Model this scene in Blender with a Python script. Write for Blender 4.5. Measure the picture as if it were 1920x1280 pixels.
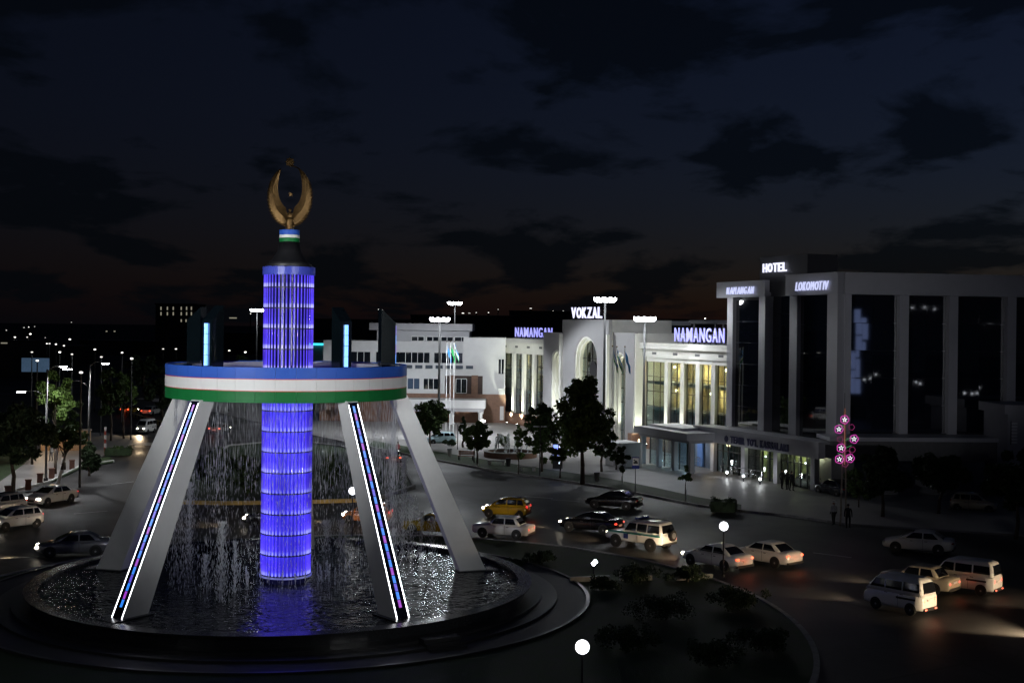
import bpy, math, random
import numpy as np
from mathutils import Vector, Matrix
random.seed(7)
R = math.radians
SC = bpy.context.scene
COL = SC.collection
for _o in list(bpy.data.objects):
    bpy.data.objects.remove(_o)

# ------------------------------------------------------------------ camera
F, H0, ROLL, HC = 2420.0, 612.0, 0.012, 14.3      # focal length and horizon in photo pixels, roll, eye height
cam_d = bpy.data.cameras.new('camera')
cam = bpy.data.objects.new('camera', cam_d)
COL.objects.link(cam)
cam_d.sensor_width = 36.0
cam_d.lens = 36.0 * F / 1920.0
cam_d.shift_y = -(640.0 - H0) / 1920.0
cam_d.clip_start = 0.5
cam_d.clip_end = 9000
cam.matrix_world = Matrix.Translation((0, 0, HC)) @ Matrix.Rotation(math.pi / 2, 4, 'X') @ Matrix.Rotation(ROLL, 4, 'Z')
SC.camera = cam

# ------------------------------------------------------------------ world: last light after sunset, dark broken cloud
w = bpy.data.worlds.new('World')
SC.world = w
w.use_nodes = True
nt = w.node_tree
nt.nodes.clear()
def N(t, **kw):
    n = nt.nodes.new(t)
    for k, v in kw.items():
        setattr(n, k, v)
    return n
out = N('ShaderNodeOutputWorld')
bg = N('ShaderNodeBackground')
sky = N('ShaderNodeTexSky', sky_type='NISHITA')
sky.sun_disc = False
sky.sun_elevation = R(-3.3)
sky.sun_rotation = R(55)
sky.altitude = 450
sky.dust_density = 0.5; sky.ozone_density = 3.0; sky.air_density = 1
bg.inputs['Strength'].default_value = 0.1
tc = N('ShaderNodeTexCoord')
sep = N('ShaderNodeSeparateXYZ')
nt.links.new(tc.outputs['Generated'], sep.inputs[0])
zc = N('ShaderNodeMath', operation='ADD'); zc.inputs[1].default_value = 0.22
nt.links.new(sep.outputs['Z'], zc.inputs[0])
dx_ = N('ShaderNodeMath', operation='DIVIDE'); dy_ = N('ShaderNodeMath', operation='DIVIDE')
nt.links.new(sep.outputs['X'], dx_.inputs[0]); nt.links.new(zc.outputs[0], dx_.inputs[1])
nt.links.new(sep.outputs['Y'], dy_.inputs[0]); nt.links.new(zc.outputs[0], dy_.inputs[1])
cmb = N('ShaderNodeCombineXYZ')
nt.links.new(dx_.outputs[0], cmb.inputs['X']); nt.links.new(dy_.outputs[0], cmb.inputs['Y'])
cl = N('ShaderNodeTexNoise', noise_dimensions='3D')
cl.inputs['Scale'].default_value = 2.3
cl.inputs['Detail'].default_value = 7.0
cl.inputs['Roughness'].default_value = 0.55
cl.inputs['Distortion'].default_value = 0.25
mpw = N('ShaderNodeMapping'); mpw.inputs['Location'].default_value = (3.1, 7.7, 2.3)
mpw.inputs['Rotation'].default_value = (0, 0, R(-16)); mpw.inputs['Scale'].default_value = (1.15, 1.0, 1.0)
nt.links.new(cmb.outputs[0], mpw.inputs['Vector'])
nt.links.new(mpw.outputs[0], cl.inputs['Vector'])
crw = N('ShaderNodeValToRGB')
crw.color_ramp.elements[0].position = 0.49; crw.color_ramp.elements[0].color = (1, 1, 1, 1)
crw.color_ramp.elements[1].position = 0.57; crw.color_ramp.elements[1].color = (0.2, 0.21, 0.23, 1)
nt.links.new(cl.outputs['Fac'], crw.inputs['Fac'])
mulw = N('ShaderNodeMix', data_type='RGBA', blend_type='MULTIPLY')
mulw.inputs['Factor'].default_value = 1.0
nt.links.new(sky.outputs[0], mulw.inputs['A']); nt.links.new(crw.outputs[0], mulw.inputs['B'])
glow = N('ShaderNodeMix', data_type='RGBA', blend_type='ADD')        # faint even glow of the town in the air
glow.inputs['Factor'].default_value = 1.0
glow.inputs['B'].default_value = (0.011, 0.019, 0.029, 1)
nt.links.new(mulw.outputs['Result'], glow.inputs['A'])
nt.links.new(glow.outputs['Result'], bg.inputs['Color'])
nt.links.new(bg.outputs[0], out.inputs['Surface'])

SC.view_settings.view_transform = 'Standard'
SC.view_settings.look = 'None'
SC.view_settings.exposure = 0.0
SC.view_settings.gamma = 1.0
SC.view_settings.use_curve_mapping = False
SC.render.engine = 'CYCLES'
SC.cycles.use_denoising = True
SC.cycles.use_light_tree = True
SC.cycles.max_bounces = 7
SC.cycles.transparent_max_bounces = 24
SC.cycles.sample_clamp_indirect = 4.0
SC.cycles.caustics_reflective = False
SC.cycles.caustics_refractive = False

# ------------------------------------------------------------------ pixel <-> place
def ray(px, py):
    dx, dy = px - 960.0, py - H0
    return (dx + ROLL * dy) / F, (dy - ROLL * dx) / F        # X per metre of depth, drop per metre of depth
def G(px, py, z=0.0):
    """the point of the ground (height z) seen at a photo pixel"""
    a, b = ray(px, py)
    Y = (HC - z) / b
    return Vector((a * Y, Y, z))
def PT(px, py, Y):
    a, b = ray(px, py)
    return Vector((a * Y, Y, HC - b * Y))

# ------------------------------------------------------------------ materials
MATS = {}
def mat(name, col, rough=0.6, metal=0.0, var=0.12, scale=3.0, bump=0.0, bscale=None, emit=None, estr=0.0, spec=0.5, ior=None):
    if name in MATS:
        return MATS[name]
    m = bpy.data.materials.new(name)
    m.use_nodes = True
    t = m.node_tree
    b = t.nodes['Principled BSDF']
    b.inputs['Roughness'].default_value = rough
    b.inputs['Metallic'].default_value = metal
    b.inputs['Specular IOR Level'].default_value = spec
    if ior:
        b.inputs['IOR'].default_value = ior
    c = (*col, 1)
    if var > 0:
        tx = t.nodes.new('ShaderNodeTexCoord')
        ns = t.nodes.new('ShaderNodeTexNoise')
        ns.inputs['Scale'].default_value = scale
        ns.inputs['Detail'].default_value = 5
        ns.inputs['Roughness'].default_value = 0.6
        t.links.new(tx.outputs['Object'], ns.inputs['Vector'])
        cr = t.nodes.new('ShaderNodeValToRGB')
        cr.color_ramp.elements[0].position = 0.3
        cr.color_ramp.elements[1].position = 0.7
        cr.color_ramp.elements[0].color = (*[x * (1 - var) for x in col], 1)
        cr.color_ramp.elements[1].color = (*[min(1, x * (1 + var)) for x in col], 1)
        t.links.new(ns.outputs['Fac'], cr.inputs['Fac'])
        t.links.new(cr.outputs[0], b.inputs['Base Color'])
        mr = t.nodes.new('ShaderNodeMapRange')
        mr.inputs['To Min'].default_value = max(0.02, rough * (1 - var))
        mr.inputs['To Max'].default_value = min(1, rough * (1 + var))
        t.links.new(ns.outputs['Fac'], mr.inputs['Value'])
        t.links.new(mr.outputs[0], b.inputs['Roughness'])
        if bump > 0:
            n2 = t.nodes.new('ShaderNodeTexNoise')
            n2.inputs['Scale'].default_value = bscale or scale * 6
            n2.inputs['Detail'].default_value = 4
            t.links.new(tx.outputs['Object'], n2.inputs['Vector'])
            bp = t.nodes.new('ShaderNodeBump')
            bp.inputs['Strength'].default_value = bump
            bp.inputs['Distance'].default_value = 0.05
            t.links.new(n2.outputs['Fac'], bp.inputs['Height'])
            t.links.new(bp.outputs[0], b.inputs['Normal'])
    else:
        b.inputs['Base Color'].default_value = c
    if emit:
        b.inputs['Emission Color'].default_value = (*emit, 1)
        b.inputs['Emission Strength'].default_value = estr
    MATS[name] = m
    return m
def emis(name, col, s):
    """surface of a lamp, LED or lit tube"""
    return mat(name, (0.4, 0.4, 0.4), 0.4, var=0, emit=col, estr=s)
def glass(name, tint, refl=0.12, rough=0.02, rcol=(1, 1, 1)):
    if name in MATS:
        return MATS[name]
    m = bpy.data.materials.new(name); m.use_nodes = True
    t = m.node_tree; t.nodes.clear()
    o = t.nodes.new('ShaderNodeOutputMaterial')
    mx = t.nodes.new('ShaderNodeMixShader')
    tr = t.nodes.new('ShaderNodeBsdfTransparent'); tr.inputs[0].default_value = (*tint, 1)
    gl = t.nodes.new('ShaderNodeBsdfGlossy'); gl.inputs['Color'].default_value = (*rcol, 1); gl.inputs['Roughness'].default_value = rough
    fc_ = t.nodes.new('ShaderNodeLayerWeight'); fc_.inputs['Blend'].default_value = 0.5
    lw = t.nodes.new('ShaderNodeMath'); lw.operation = 'POWER'; lw.inputs[1].default_value = 4.0
    t.links.new(fc_.outputs['Facing'], lw.inputs[0])
    ad = t.nodes.new('ShaderNodeMath'); ad.operation = 'ADD'; ad.inputs[1].default_value = refl; ad.use_clamp = True
    t.links.new(lw.outputs[0], ad.inputs[0]); t.links.new(ad.outputs[0], mx.inputs[0])
    t.links.new(tr.outputs[0], mx.inputs[1]); t.links.new(gl.outputs[0], mx.inputs[2])
    t.links.new(mx.outputs[0], o.inputs[0])
    MATS[name] = m
    return m

# ------------------------------------------------------------------ mesh helpers
class MB:
    def __init__(s):
        s.v = []; s.f = []
    def add(s, vs, fs):
        k = len(s.v)
        s.v += [tuple(p) for p in vs]
        s.f += [tuple(i + k for i in q) for q in fs]
        return s
    def box(s, x0, x1, y0, y1, z0, z1):
        vs = [(x0, y0, z0), (x1, y0, z0), (x1, y1, z0), (x0, y1, z0), (x0, y0, z1), (x1, y0, z1), (x1, y1, z1), (x0, y1, z1)]
        return s.add(vs, [(0, 3, 2, 1), (4, 5, 6, 7), (0, 1, 5, 4), (1, 2, 6, 5), (2, 3, 7, 6), (3, 0, 4, 7)])
    def hexa(s, lo, hi):
        """4 points below, 4 points above, both counter-clockwise"""
        return s.add(list(lo) + list(hi), [(0, 3, 2, 1), (4, 5, 6, 7), (0, 1, 5, 4), (1, 2, 6, 5), (2, 3, 7, 6), (3, 0, 4, 7)])
    def prism(s, pts, z0, z1):
        n = len(pts)
        vs = [(p[0], p[1], z0) for p in pts] + [(p[0], p[1], z1) for p in pts]
        return s.add(vs, [tuple(reversed(range(n))), tuple(range(n, 2 * n))] + [(i, (i + 1) % n, n + (i + 1) % n, n + i) for i in range(n)])
    def prism_y(s, pts, y0, y1):
        """outline in x,z extruded along y"""
        n = len(pts)
        vs = [(p[0], y0, p[1]) for p in pts] + [(p[0], y1, p[1]) for p in pts]
        return s.add(vs, [tuple(range(n)), tuple(reversed(range(n, 2 * n)))] + [((i + 1) % n, i, n + i, n + (i + 1) % n) for i in range(n)])
    def lathe(s, prof, n=24, c=(0, 0), caps=True):
        k = len(prof)
        vs = []
        for r, z in prof:
            for i in range(n):
                a = 2 * math.pi * i / n
                vs.append((c[0] + r * math.cos(a), c[1] + r * math.sin(a), z))
        fs = []
        for j in range(k - 1):
            for i in range(n):
                fs.append((j * n + i, j * n + (i + 1) % n, (j + 1) * n + (i + 1) % n, (j + 1) * n + i))
        if caps:
            fs.append(tuple(reversed(range(n)))); fs.append(tuple(range((k - 1) * n, k * n)))
        return s.add(vs, fs)
    def tube(s, p0, p1, r0, r1=None, n=8, caps=True):
        r1 = r0 if r1 is None else r1
        p0 = Vector(p0); p1 = Vector(p1)
        d = (p1 - p0).normalized()
        u = d.orthogonal().normalized(); v = d.cross(u)
        vs = []
        for p, r in ((p0, r0), (p1, r1)):
            for i in range(n):
                a = 2 * math.pi * i / n
                vs.append(p + u * (r * math.cos(a)) + v * (r * math.sin(a)))
        fs = [(i, (i + 1) % n, n + (i + 1) % n, n + i) for i in range(n)]
        if caps:
            fs += [tuple(reversed(range(n))), tuple(range(n, 2 * n))]
        return s.add(vs, fs)
    def path(s, pts, rs, n=6):
        for i in range(len(pts) - 1):
            s.tube(pts[i], pts[i + 1], rs[i] if hasattr(rs, '__len__') else rs, rs[i + 1] if hasattr(rs, '__len__') else rs, n)
        return s
    def ball(s, c, r, n=12, m=8, sq=(1, 1, 1)):
        vs = []; fs = []
        for j in range(m + 1):
            t = math.pi * j / m
            for i in range(n):
                a = 2 * math.pi * i / n
                vs.append((c[0] + sq[0] * r * math.sin(t) * math.cos(a), c[1] + sq[1] * r * math.sin(t) * math.sin(a), c[2] - sq[2] * r * math.cos(t)))
        for j in range(m):
            for i in range(n):
                fs.append((j * n + i, j * n + (i + 1) % n, (j + 1) * n + (i + 1) % n, (j + 1) * n + i))
        return s.add(vs, fs)
    def loops(s, rings, caps=True):
        n = len(rings[0]); k = len(rings)
        fs = []
        for j in range(k - 1):
            for i in range(n):
                fs.append((j * n + i, j * n + (i + 1) % n, (j + 1) * n + (i + 1) % n, (j + 1) * n + i))
        if caps:
            fs.append(tuple(reversed(range(n)))); fs.append(tuple(range((k - 1) * n, k * n)))
        return s.add([p for r in rings for p in r], fs)
    def build(s, name, m=None, parent=None, loc=None, rz=None, smooth=False):
        me = bpy.data.meshes.new(name)
        me.from_pydata(s.v, [], s.f)
        if smooth:
            me.shade_smooth()
        me.update()
        return link(name, me, m, parent, loc, rz)
def link(name, me, m=None, parent=None, loc=None, rz=None):
    o = bpy.data.objects.new(name, me)
    COL.objects.link(o)
    if m is not None and len(me.materials) == 0:
        me.materials.append(m)
    if parent is not None:
        o.parent = parent
    if loc is not None:
        o.location = loc
    if rz is not None:
        o.rotation_euler = (0, 0, rz)
    return o
def empty(name, loc=(0, 0, 0), rz=0.0):
    o = bpy.data.objects.new(name, None)
    o.empty_display_size = 0.3
    COL.objects.link(o)
    o.location = loc
    o.rotation_euler = (0, 0, rz)
    return o
def tag(o, label, cat=None, group=None, kind=None):
    if label: o['label'] = label
    if cat: o['category'] = cat
    if group: o['group'] = group
    if kind: o['kind'] = kind
    return o
def struct(o, kind='structure'):
    o['kind'] = kind
    return o
def copy_tree(o, parent=None):
    c = o.copy()
    COL.objects.link(c)
    c.parent = parent
    for ch in list(o.children):
        copy_tree(ch, c)
    return c
def box(name, m, parent, x0, x1, y0, y1, z0, z1):
    return MB().box(x0, x1, y0, y1, z0, z1).build(name, m, parent)
def lamp(name, kind, loc, power, col=(1, 1, 1), parent=None, radius=0.15, aim=None, size=60, blend=0.4):
    d = bpy.data.lights.new(name, kind)
    d.energy = power
    d.color = col
    d.shadow_soft_size = radius
    if kind == 'SPOT':
        d.spot_size = R(size); d.spot_blend = blend
    o = bpy.data.objects.new(name, d)
    COL.objects.link(o)
    if parent is not None:
        o.parent = parent
    o.location = loc
    if aim is not None:
        o.rotation_euler = (Vector(aim) - Vector(loc)).to_track_quat('-Z', 'Y').to_euler()
    return o
def flat(name, m, pts, z, th=None):
    """a horizontal sheet or slab with the outline pts (counter-clockwise)"""
    b = MB()
    if th:
        b.prism([(p[0], p[1]) for p in pts], z - th, z)
    else:
        b.add([(p[0], p[1], z) for p in pts], [tuple(range(len(pts)))])
    return b.build(name, m)
def ccw(pts):
    a = sum(pts[i][0] * pts[(i + 1) % len(pts)][1] - pts[(i + 1) % len(pts)][0] * pts[i][1] for i in range(len(pts)))
    return pts if a > 0 else list(reversed(pts))

# letters ------------------------------------------------------------
_LET = {}
def letter_mesh(ch, offset, shear, extrude):
    k = (ch, offset, shear, extrude)
    if k not in _LET:
        cu = bpy.data.curves.new('letter', 'FONT')
        cu.body = ch; cu.extrude = extrude; cu.offset = offset; cu.shear = shear; cu.resolution_u = 3
        ob = bpy.data.objects.new('letter', cu)
        COL.objects.link(ob)
        dg = bpy.context.evaluated_depsgraph_get()
        me = bpy.data.meshes.new_from_object(ob.evaluated_get(dg))
        bpy.data.objects.remove(ob)
        _LET[k] = me
    return _LET[k]
def lettering(root, text, x0, x1, z0, z1, y, m, offset=0.02, shear=0.0, gap=0.12, depth=0.12, slab=False):
    """letters standing on z0 between x0 and x1 in the local x,z plane, facing -y; one child per letter"""
    cells = []
    tot = 0
    for ch in text:
        wd = 0.55 if ch == ' ' else {'M': 1.12, 'I': 0.42, "'": 0.35, 'V': 1.0, 'O': 1.05, 'L': 0.85, 'E': 0.88}.get(ch, 0.95)
        cells.append((tot, wd)); tot += wd + gap
    tot -= gap
    sx = (x1 - x0) / tot
    for ch, (c0, wd) in zip(text, cells):
        if ch == ' ':
            continue
        me0 = letter_mesh(ch, offset, shear, 0.08)
        xs = [v.co.x for v in me0.vertices]; ys = [v.co.y for v in me0.vertices]
        cx0, cx1, cy0, cy1 = min(xs), max(xs), min(ys), max(ys)
        me = me0.copy()
        hh = (z1 - z0)
        for v in me.vertices:
            u = (v.co.x - cx0) / (cx1 - cx0); q = (v.co.y - cy0) / (cy1 - cy0)
            if ch == "'":
                q = 0.65 + 0.35 * q
            d = v.co.z / 0.08
            v.co = (x0 + (c0 + u * wd) * sx, y - depth * 0.5 * (d), z0 + q * hh)
        me.materials.clear()
        link('letter', me, m, root)
# ================================================================== shared materials
M_asphalt = mat('asphalt', (0.028, 0.028, 0.029), 0.55, var=0.3, scale=0.35, bump=0.25, bscale=9, spec=0.35)
t = M_asphalt.node_tree                                  # patches, tyre tracks and cracks on top of the plain asphalt
_b = t.nodes['Principled BSDF']; _base = _b.inputs['Base Color'].links[0].from_socket
_tx = t.nodes.new('ShaderNodeTexCoord')
_vo = t.nodes.new('ShaderNodeTexVoronoi'); _vo.inputs['Scale'].default_value = 0.11; _vo.feature = 'F1'
_n = t.nodes.new('ShaderNodeTexNoise'); _n.inputs['Scale'].default_value = 0.06; _n.inputs['Detail'].default_value = 6; _n.inputs['Distortion'].default_value = 0.8
_vc = t.nodes.new('ShaderNodeTexVoronoi'); _vc.feature = 'DISTANCE_TO_EDGE'; _vc.inputs['Scale'].default_value = 0.16
for q_ in (_vo, _n, _vc): t.links.new(_tx.outputs['Object'], q_.inputs['Vector'])
_cr = t.nodes.new('ShaderNodeValToRGB'); _cr.color_ramp.elements[0].position = 0.35; _cr.color_ramp.elements[0].color = (0.55, 0.55, 0.55, 1); _cr.color_ramp.elements[1].position = 0.65; _cr.color_ramp.elements[1].color = (1.35, 1.33, 1.3, 1)
t.links.new(_n.outputs['Fac'], _cr.inputs['Fac'])
_m1 = t.nodes.new('ShaderNodeMix'); _m1.data_type = 'RGBA'; _m1.blend_type = 'MULTIPLY'; _m1.inputs['Factor'].default_value = 1
t.links.new(_base, _m1.inputs['A']); t.links.new(_cr.outputs[0], _m1.inputs['B'])
_c2 = t.nodes.new('ShaderNodeValToRGB'); _c2.color_ramp.elements[0].position = 0.004; _c2.color_ramp.elements[0].color = (0.45, 0.45, 0.45, 1); _c2.color_ramp.elements[1].position = 0.014; _c2.color_ramp.elements[1].color = (1, 1, 1, 1)
t.links.new(_vc.outputs['Distance'], _c2.inputs['Fac'])
_m2 = t.nodes.new('ShaderNodeMix'); _m2.data_type = 'RGBA'; _m2.blend_type = 'MULTIPLY'; _m2.inputs['Factor'].default_value = 1
t.links.new(_m1.outputs['Result'], _m2.inputs['A']); t.links.new(_c2.outputs[0], _m2.inputs['B']); t.links.new(_m2.outputs['Result'], _b.inputs['Base Color'])
_mr = t.nodes.new('ShaderNodeMapRange'); _mr.inputs['From Min'].default_value = 0.3; _mr.inputs['From Max'].default_value = 0.7; _mr.inputs['To Min'].default_value = 0.38; _mr.inputs['To Max'].default_value = 0.7
t.links.new(_n.outputs['Fac'], _mr.inputs['Value']); t.links.new(_mr.outputs[0], _b.inputs['Roughness'])
M_earth = mat('dark_earth', (0.03, 0.03, 0.027), 0.9, var=0.3, scale=0.05)
M_paving = mat('paving', (0.26, 0.25, 0.245), 0.5, var=0.16, scale=0.5, bump=0.1, bscale=3)
M_granite = mat('dark_granite', (0.02, 0.021, 0.024), 0.25, var=0.3, scale=14, bump=0.02)
M_granite2 = mat('grey_granite', (0.032, 0.032, 0.034), 0.35, var=0.25, scale=9, bump=0.03)
M_kerb = mat('kerb_concrete', (0.3, 0.3, 0.29), 0.7, var=0.25, scale=2)
M_grass = mat('lawn', (0.022, 0.045, 0.012), 0.95, var=0.4, scale=1.2, bump=0.6, bscale=20)
M_white = mat('white_render', (0.74, 0.74, 0.75), 0.75, var=0.05, scale=0.7)
M_cream = mat('cream_stone', (0.72, 0.71, 0.66), 0.7, var=0.06, scale=0.8)
M_grey = mat('grey_cladding', (0.4, 0.4, 0.43), 0.5, var=0.07, scale=0.6)
M_brown = mat('brown_stone', (0.22, 0.12, 0.08), 0.6, var=0.2, scale=3)
M_pole = mat('galvanised_pole', (0.16, 0.165, 0.17), 0.5, metal=0.3, var=0.1)
M_dark = mat('dark_metal', (0.03, 0.03, 0.034), 0.4, metal=0.4, var=0.1)
M_frame = mat('window_frame_white', (0.7, 0.7, 0.7), 0.5, var=0.04)
M_mull = mat('mullion_dark', (0.03, 0.03, 0.032), 0.4, metal=0.5, var=0)
M_winglass = mat('window_glass_dark', (0.012, 0.016, 0.022), 0.04, var=0, spec=0.9, ior=1.7)
M_trunk = mat('bark', (0.075, 0.055, 0.04), 0.9, var=0.35, scale=6, bump=0.5)
M_lime = mat('limewash', (0.7, 0.7, 0.68), 0.85, var=0.1)

# ================================================================== ground, roads, islands
g = flat('ground', M_earth, [(-4000, -300), (4000, -300), (4000, 7000), (-4000, 7000)], -0.02)
struct(g)
MON = Vector((-11.76, 67.9, 0))            # centre of the fountain monument
ISL = Vector((-8.0, 61.6, 0)); IA, IB = 21.8, 25.4
rd = flat('road', M_asphalt, [(-150, -40), (110, -40), (110, 110), (60, 150), (20, 190), (-10, 215), (-60, 330), (-110, 330), (-150, 140)], 0.0)
struct(rd)

# road markings: a zebra crossing on the road that leaves to the left rear, and worn lane dashes
M_paint = mat('road_paint', (0.55, 0.55, 0.53), 0.6, var=0.3, scale=3)
zc0, zc1 = G(258, 831), G(300, 833)
for i in range(6):
    p = zc0.lerp(zc1, i / 5.0)
    o = MB().box(-0.22, 0.22, -1.6, 1.6, 0, 0.004).build('crossing_stripe', M_paint, rd, (p.x, p.y, 0.004), R(-12))
for px, py, a in ((1010, 932, -25), (1060, 938, -25), (990, 985, -30), (560, 985, 5), (30, 1045, 20), (230, 905, 60), (170, 960, 40), (1560, 1040, -38)):
    p = G(px, py)
    MB().box(-1.3, 1.3, -0.07, 0.07, 0, 0.004).build('lane_dash', M_paint, rd, (p.x, p.y, 0.004), R(a))

def ring_pts(c, r, n, a0=0.0, a1=2 * math.pi):
    return [(c[0] + r * math.cos(a0 + (a1 - a0) * i / n), c[1] + r * math.sin(a0 + (a1 - a0) * i / n)) for i in range(n)]
isl = flat('traffic_island', M_grass, [(ISL.x + IA * math.cos(2 * math.pi * i / 120), ISL.y + IB * math.sin(2 * math.pi * i / 120)) for i in range(120)], 0.14, 0.14)
struct(isl)
# kerb stones round the island, one piece each
n_k = 140
ai = 2 * math.pi / n_k
kst = MB().box(-0.535, 0.535, -0.13, 0.13, 0.0, 0.19)
kme = None
for i in range(n_k):
    if kme is None:
        k = kst.build('kerb_stone', M_kerb, isl); kme = k.data
    else:
        k = link('kerb_stone', kme, None, isl)
    k.location = (ISL.x + (IA + 0.1) * math.cos(i * ai), ISL.y + (IB + 0.1) * math.sin(i * ai), 0.002 * (i % 3)); k.rotation_euler = (0, 0, math.atan2(IB * math.cos(i * ai), -IA * math.sin(i * ai)))

# ---------------------------------------------------------------- plaza in front of the station
edge = [(560, 812), (690, 838), (820, 864), (930, 884), (1040, 900), (1140, 915), (1230, 933), (1310, 949), (1390, 959), (1480, 968), (1590, 984)]
ep = [G(*e) for e in edge]
plz = ccw([(p.x, p.y) for p in ep] + [(48, 86), (90, 80), (90, 240), (-70, 240), (-46, 205)])
struct(flat('plaza', M_paving, plz, 0.13, 0.15))
ledge = [(700, 828), (820, 849), (930, 867), (1040, 884), (1140, 899), (1230, 917), (1310, 935), (1390, 949)]
lp = [G(*e) for e in ledge]
strip_pts = [(p.x, p.y) for p in ep[1:9]]
strip_pts = ccw(strip_pts + [(p.x, p.y) for p in reversed(lp)])
struct(flat('grass_strip', M_grass, strip_pts, 0.16, 0.1))
kb = None
for i in range(len(ep) - 1):
    a, b = ep[i], ep[i + 1]
    d = (b - a); L = d.length; n = max(1, int(L / 1.5))
    for j in range(n):
        q = a.lerp(b, (j + 0.5) / n)
        o = MB().box(-0.49 * L / n, 0.49 * L / n, -0.14, 0.08, 0, 0.17).build('kerb_stone', M_kerb, bpy.data.objects['plaza'], (q.x, q.y, 0), math.atan2(d.y, d.x))

# ---------------------------------------------------------------- green island behind the monument with its lit kerb
gi = [G(*e) for e in ((325, 944), (420, 946), (560, 944), (700, 940), (775, 915), (752, 872), (640, 840), (540, 828), (430, 838), (360, 872), (325, 915))]
green = flat('green_island', M_grass, ccw([(p.x, p.y) for p in gi]), 0.15, 0.15)
struct(green)
M_headlit_kerb = mat('headlit_kerb', (0.55, 0.4, 0.12), 0.65, var=0.2, scale=2)  # orange headlight glow on the front kerb put into the stone colour
for i in range(len(gi)):
    a, b = gi[i], gi[(i + 1) % len(gi)]
    d = b - a; L = d.length; n = max(1, int(L / 1.2))
    for j in range(n):
        q = a.lerp(b, (j + 0.5) / n)
        MB().box(-0.485 * L / n, 0.485 * L / n, -0.16, 0.1, 0, 0.3).build('kerb_stone', M_headlit_kerb if i < 3 else M_kerb, green, (q.x, q.y, 0), math.atan2(d.y, d.x))

# ---------------------------------------------------------------- left side: pavement, lawn, bollards, planter
sw = [G(*e) for e in ((-60, 952), (30, 921), (95, 905), (150, 876), (190, 858), (235, 842), (250, 826), (200, 812), (120, 815), (60, 838), (0, 888), (-60, 925))]
side = flat('pavement', M_paving, ccw([(p.x, p.y) for p in sw]), 0.13, 0.13)
struct(side)
ln = [G(*e) for e in ((-120, 965), (-60, 925), (0, 905), (45, 872), (70, 845), (0, 840), (-120, 850))]
struct(flat('lawn', M_grass, ccw([(p.x, p.y) for p in ln]), 0.17, 0.1))
vg = [G(*e) for e in ((97, 906), (150, 880), (213, 868), (206, 858), (186, 861), (150, 874))]
struct(flat('grass_verge', M_grass, ccw([(p.x, p.y) for p in vg]), 0.17, 0.1))
M_wk = mat('white_kerb', (0.6, 0.6, 0.58), 0.7, var=0.2, scale=2)
wk = [G(*e) for e in ((-60, 952), (30, 921), (95, 905), (150, 876), (213, 866))]
for i in range(len(wk) - 1):
    a, b = wk[i], wk[i + 1]; d = b - a; L = d.length; n = max(1, int(L / 1.3))
    for j in range(n):
        q = a.lerp(b, (j + 0.5) / n)
        MB().box(-0.48 * L / n, 0.48 * L / n, -0.1, 0.1, 0, 0.24).build('kerb_stone', M_wk, side, (q.x, q.y, 0), math.atan2(d.y, d.x))
# two-colour divider kerb on the road at the left rear
M_dy = mat('divider_yellow', (0.5, 0.4, 0.14), 0.7, var=0.2)
M_db = mat('divider_dark', (0.05, 0.05, 0.05), 0.7, var=0.2)
da, db = G(222, 773), G(330, 806)
dv = empty('road_divider', da)
tag(dv, 'low yellow and black striped divider kerb on the road at the left rear', 'divider')
dd = db - da; nseg = 34
for j in range(nseg):
    q = dd * ((j + 0.5) / nseg)
    MB().box(-0.49 * dd.length / nseg, 0.49 * dd.length / nseg, -0.25, 0.25, 0, 0.55).build('divider_block', M_dy if j % 2 else M_db, dv, (q.x, q.y, 0), math.atan2(dd.y, dd.x))
# ================================================================== fountain pool
pool = empty('fountain_pool', MON)
tag(pool, 'round black granite fountain pool around the blue column', 'pool')
prof_wall = MB()
def annulus(r0, r1, z0, z1, n=96):
    return MB().lathe([(r0, z0), (r1, z0), (r1, z1), (r0, z1), (r0, z0)], n, caps=False)
annulus(12.35, 12.62, 0.1, 0.9).build('pool_wall', M_granite, pool, smooth=False)
# coping stones, one by one
n_c = 60
a = math.pi / n_c * 0.985
cop = MB().prism([(12.25 * math.cos(-a), 12.25 * math.sin(-a)), (12.95 * math.cos(-a), 12.95 * math.sin(-a)), (12.95 * math.cos(a), 12.95 * math.sin(a)), (12.25 * math.cos(a), 12.25 * math.sin(a))], 0.9, 0.98)
cme = None
for i in range(n_c):
    o = cop.build('coping_stone', M_granite, pool) if cme is None else link('coping_stone', cme, None, pool)
    cme = o.data
    o.rotation_euler = (0, 0, i * 2 * math.pi / n_c); o.location = (0, 0, 0.003 * (i % 2))
annulus(12.62, 13.5, 0.1, 0.42).build('step', M_granite2, pool)
annulus(13.5, 14.3, 0.1, 0.28).build('step', M_granite2, pool)
MB().lathe([(12.35, 0.1), (12.35, 0.3)], 96).build('pool_floor', M_granite, pool)
# paved walk round the pool
walk = annulus(14.3, 15.8, 0.1, 0.17).build('pool_walk', mat('walk_paving', (0.05, 0.05, 0.053), 0.6, var=0.2, scale=1.2), None, MON)
struct(walk)
annulus(15.8, 16.0, 0.1, 0.24).build('walk_edging', M_granite2, walk)
# steps block on the near right of the pool
sb = G(835, 1222)
stp = empty('pool_stairs', (sb.x, sb.y, 0.14), R(28))
tag(stp, 'short flight of grey granite steps up to the pool rim', 'steps')
for i in range(3):
    box('tread', M_granite2, stp, -0.9, 0.9, -0.35 + 0.3 * i, 0.9, 0.14 * i + 0.002, 0.14 * (i + 1))

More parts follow.
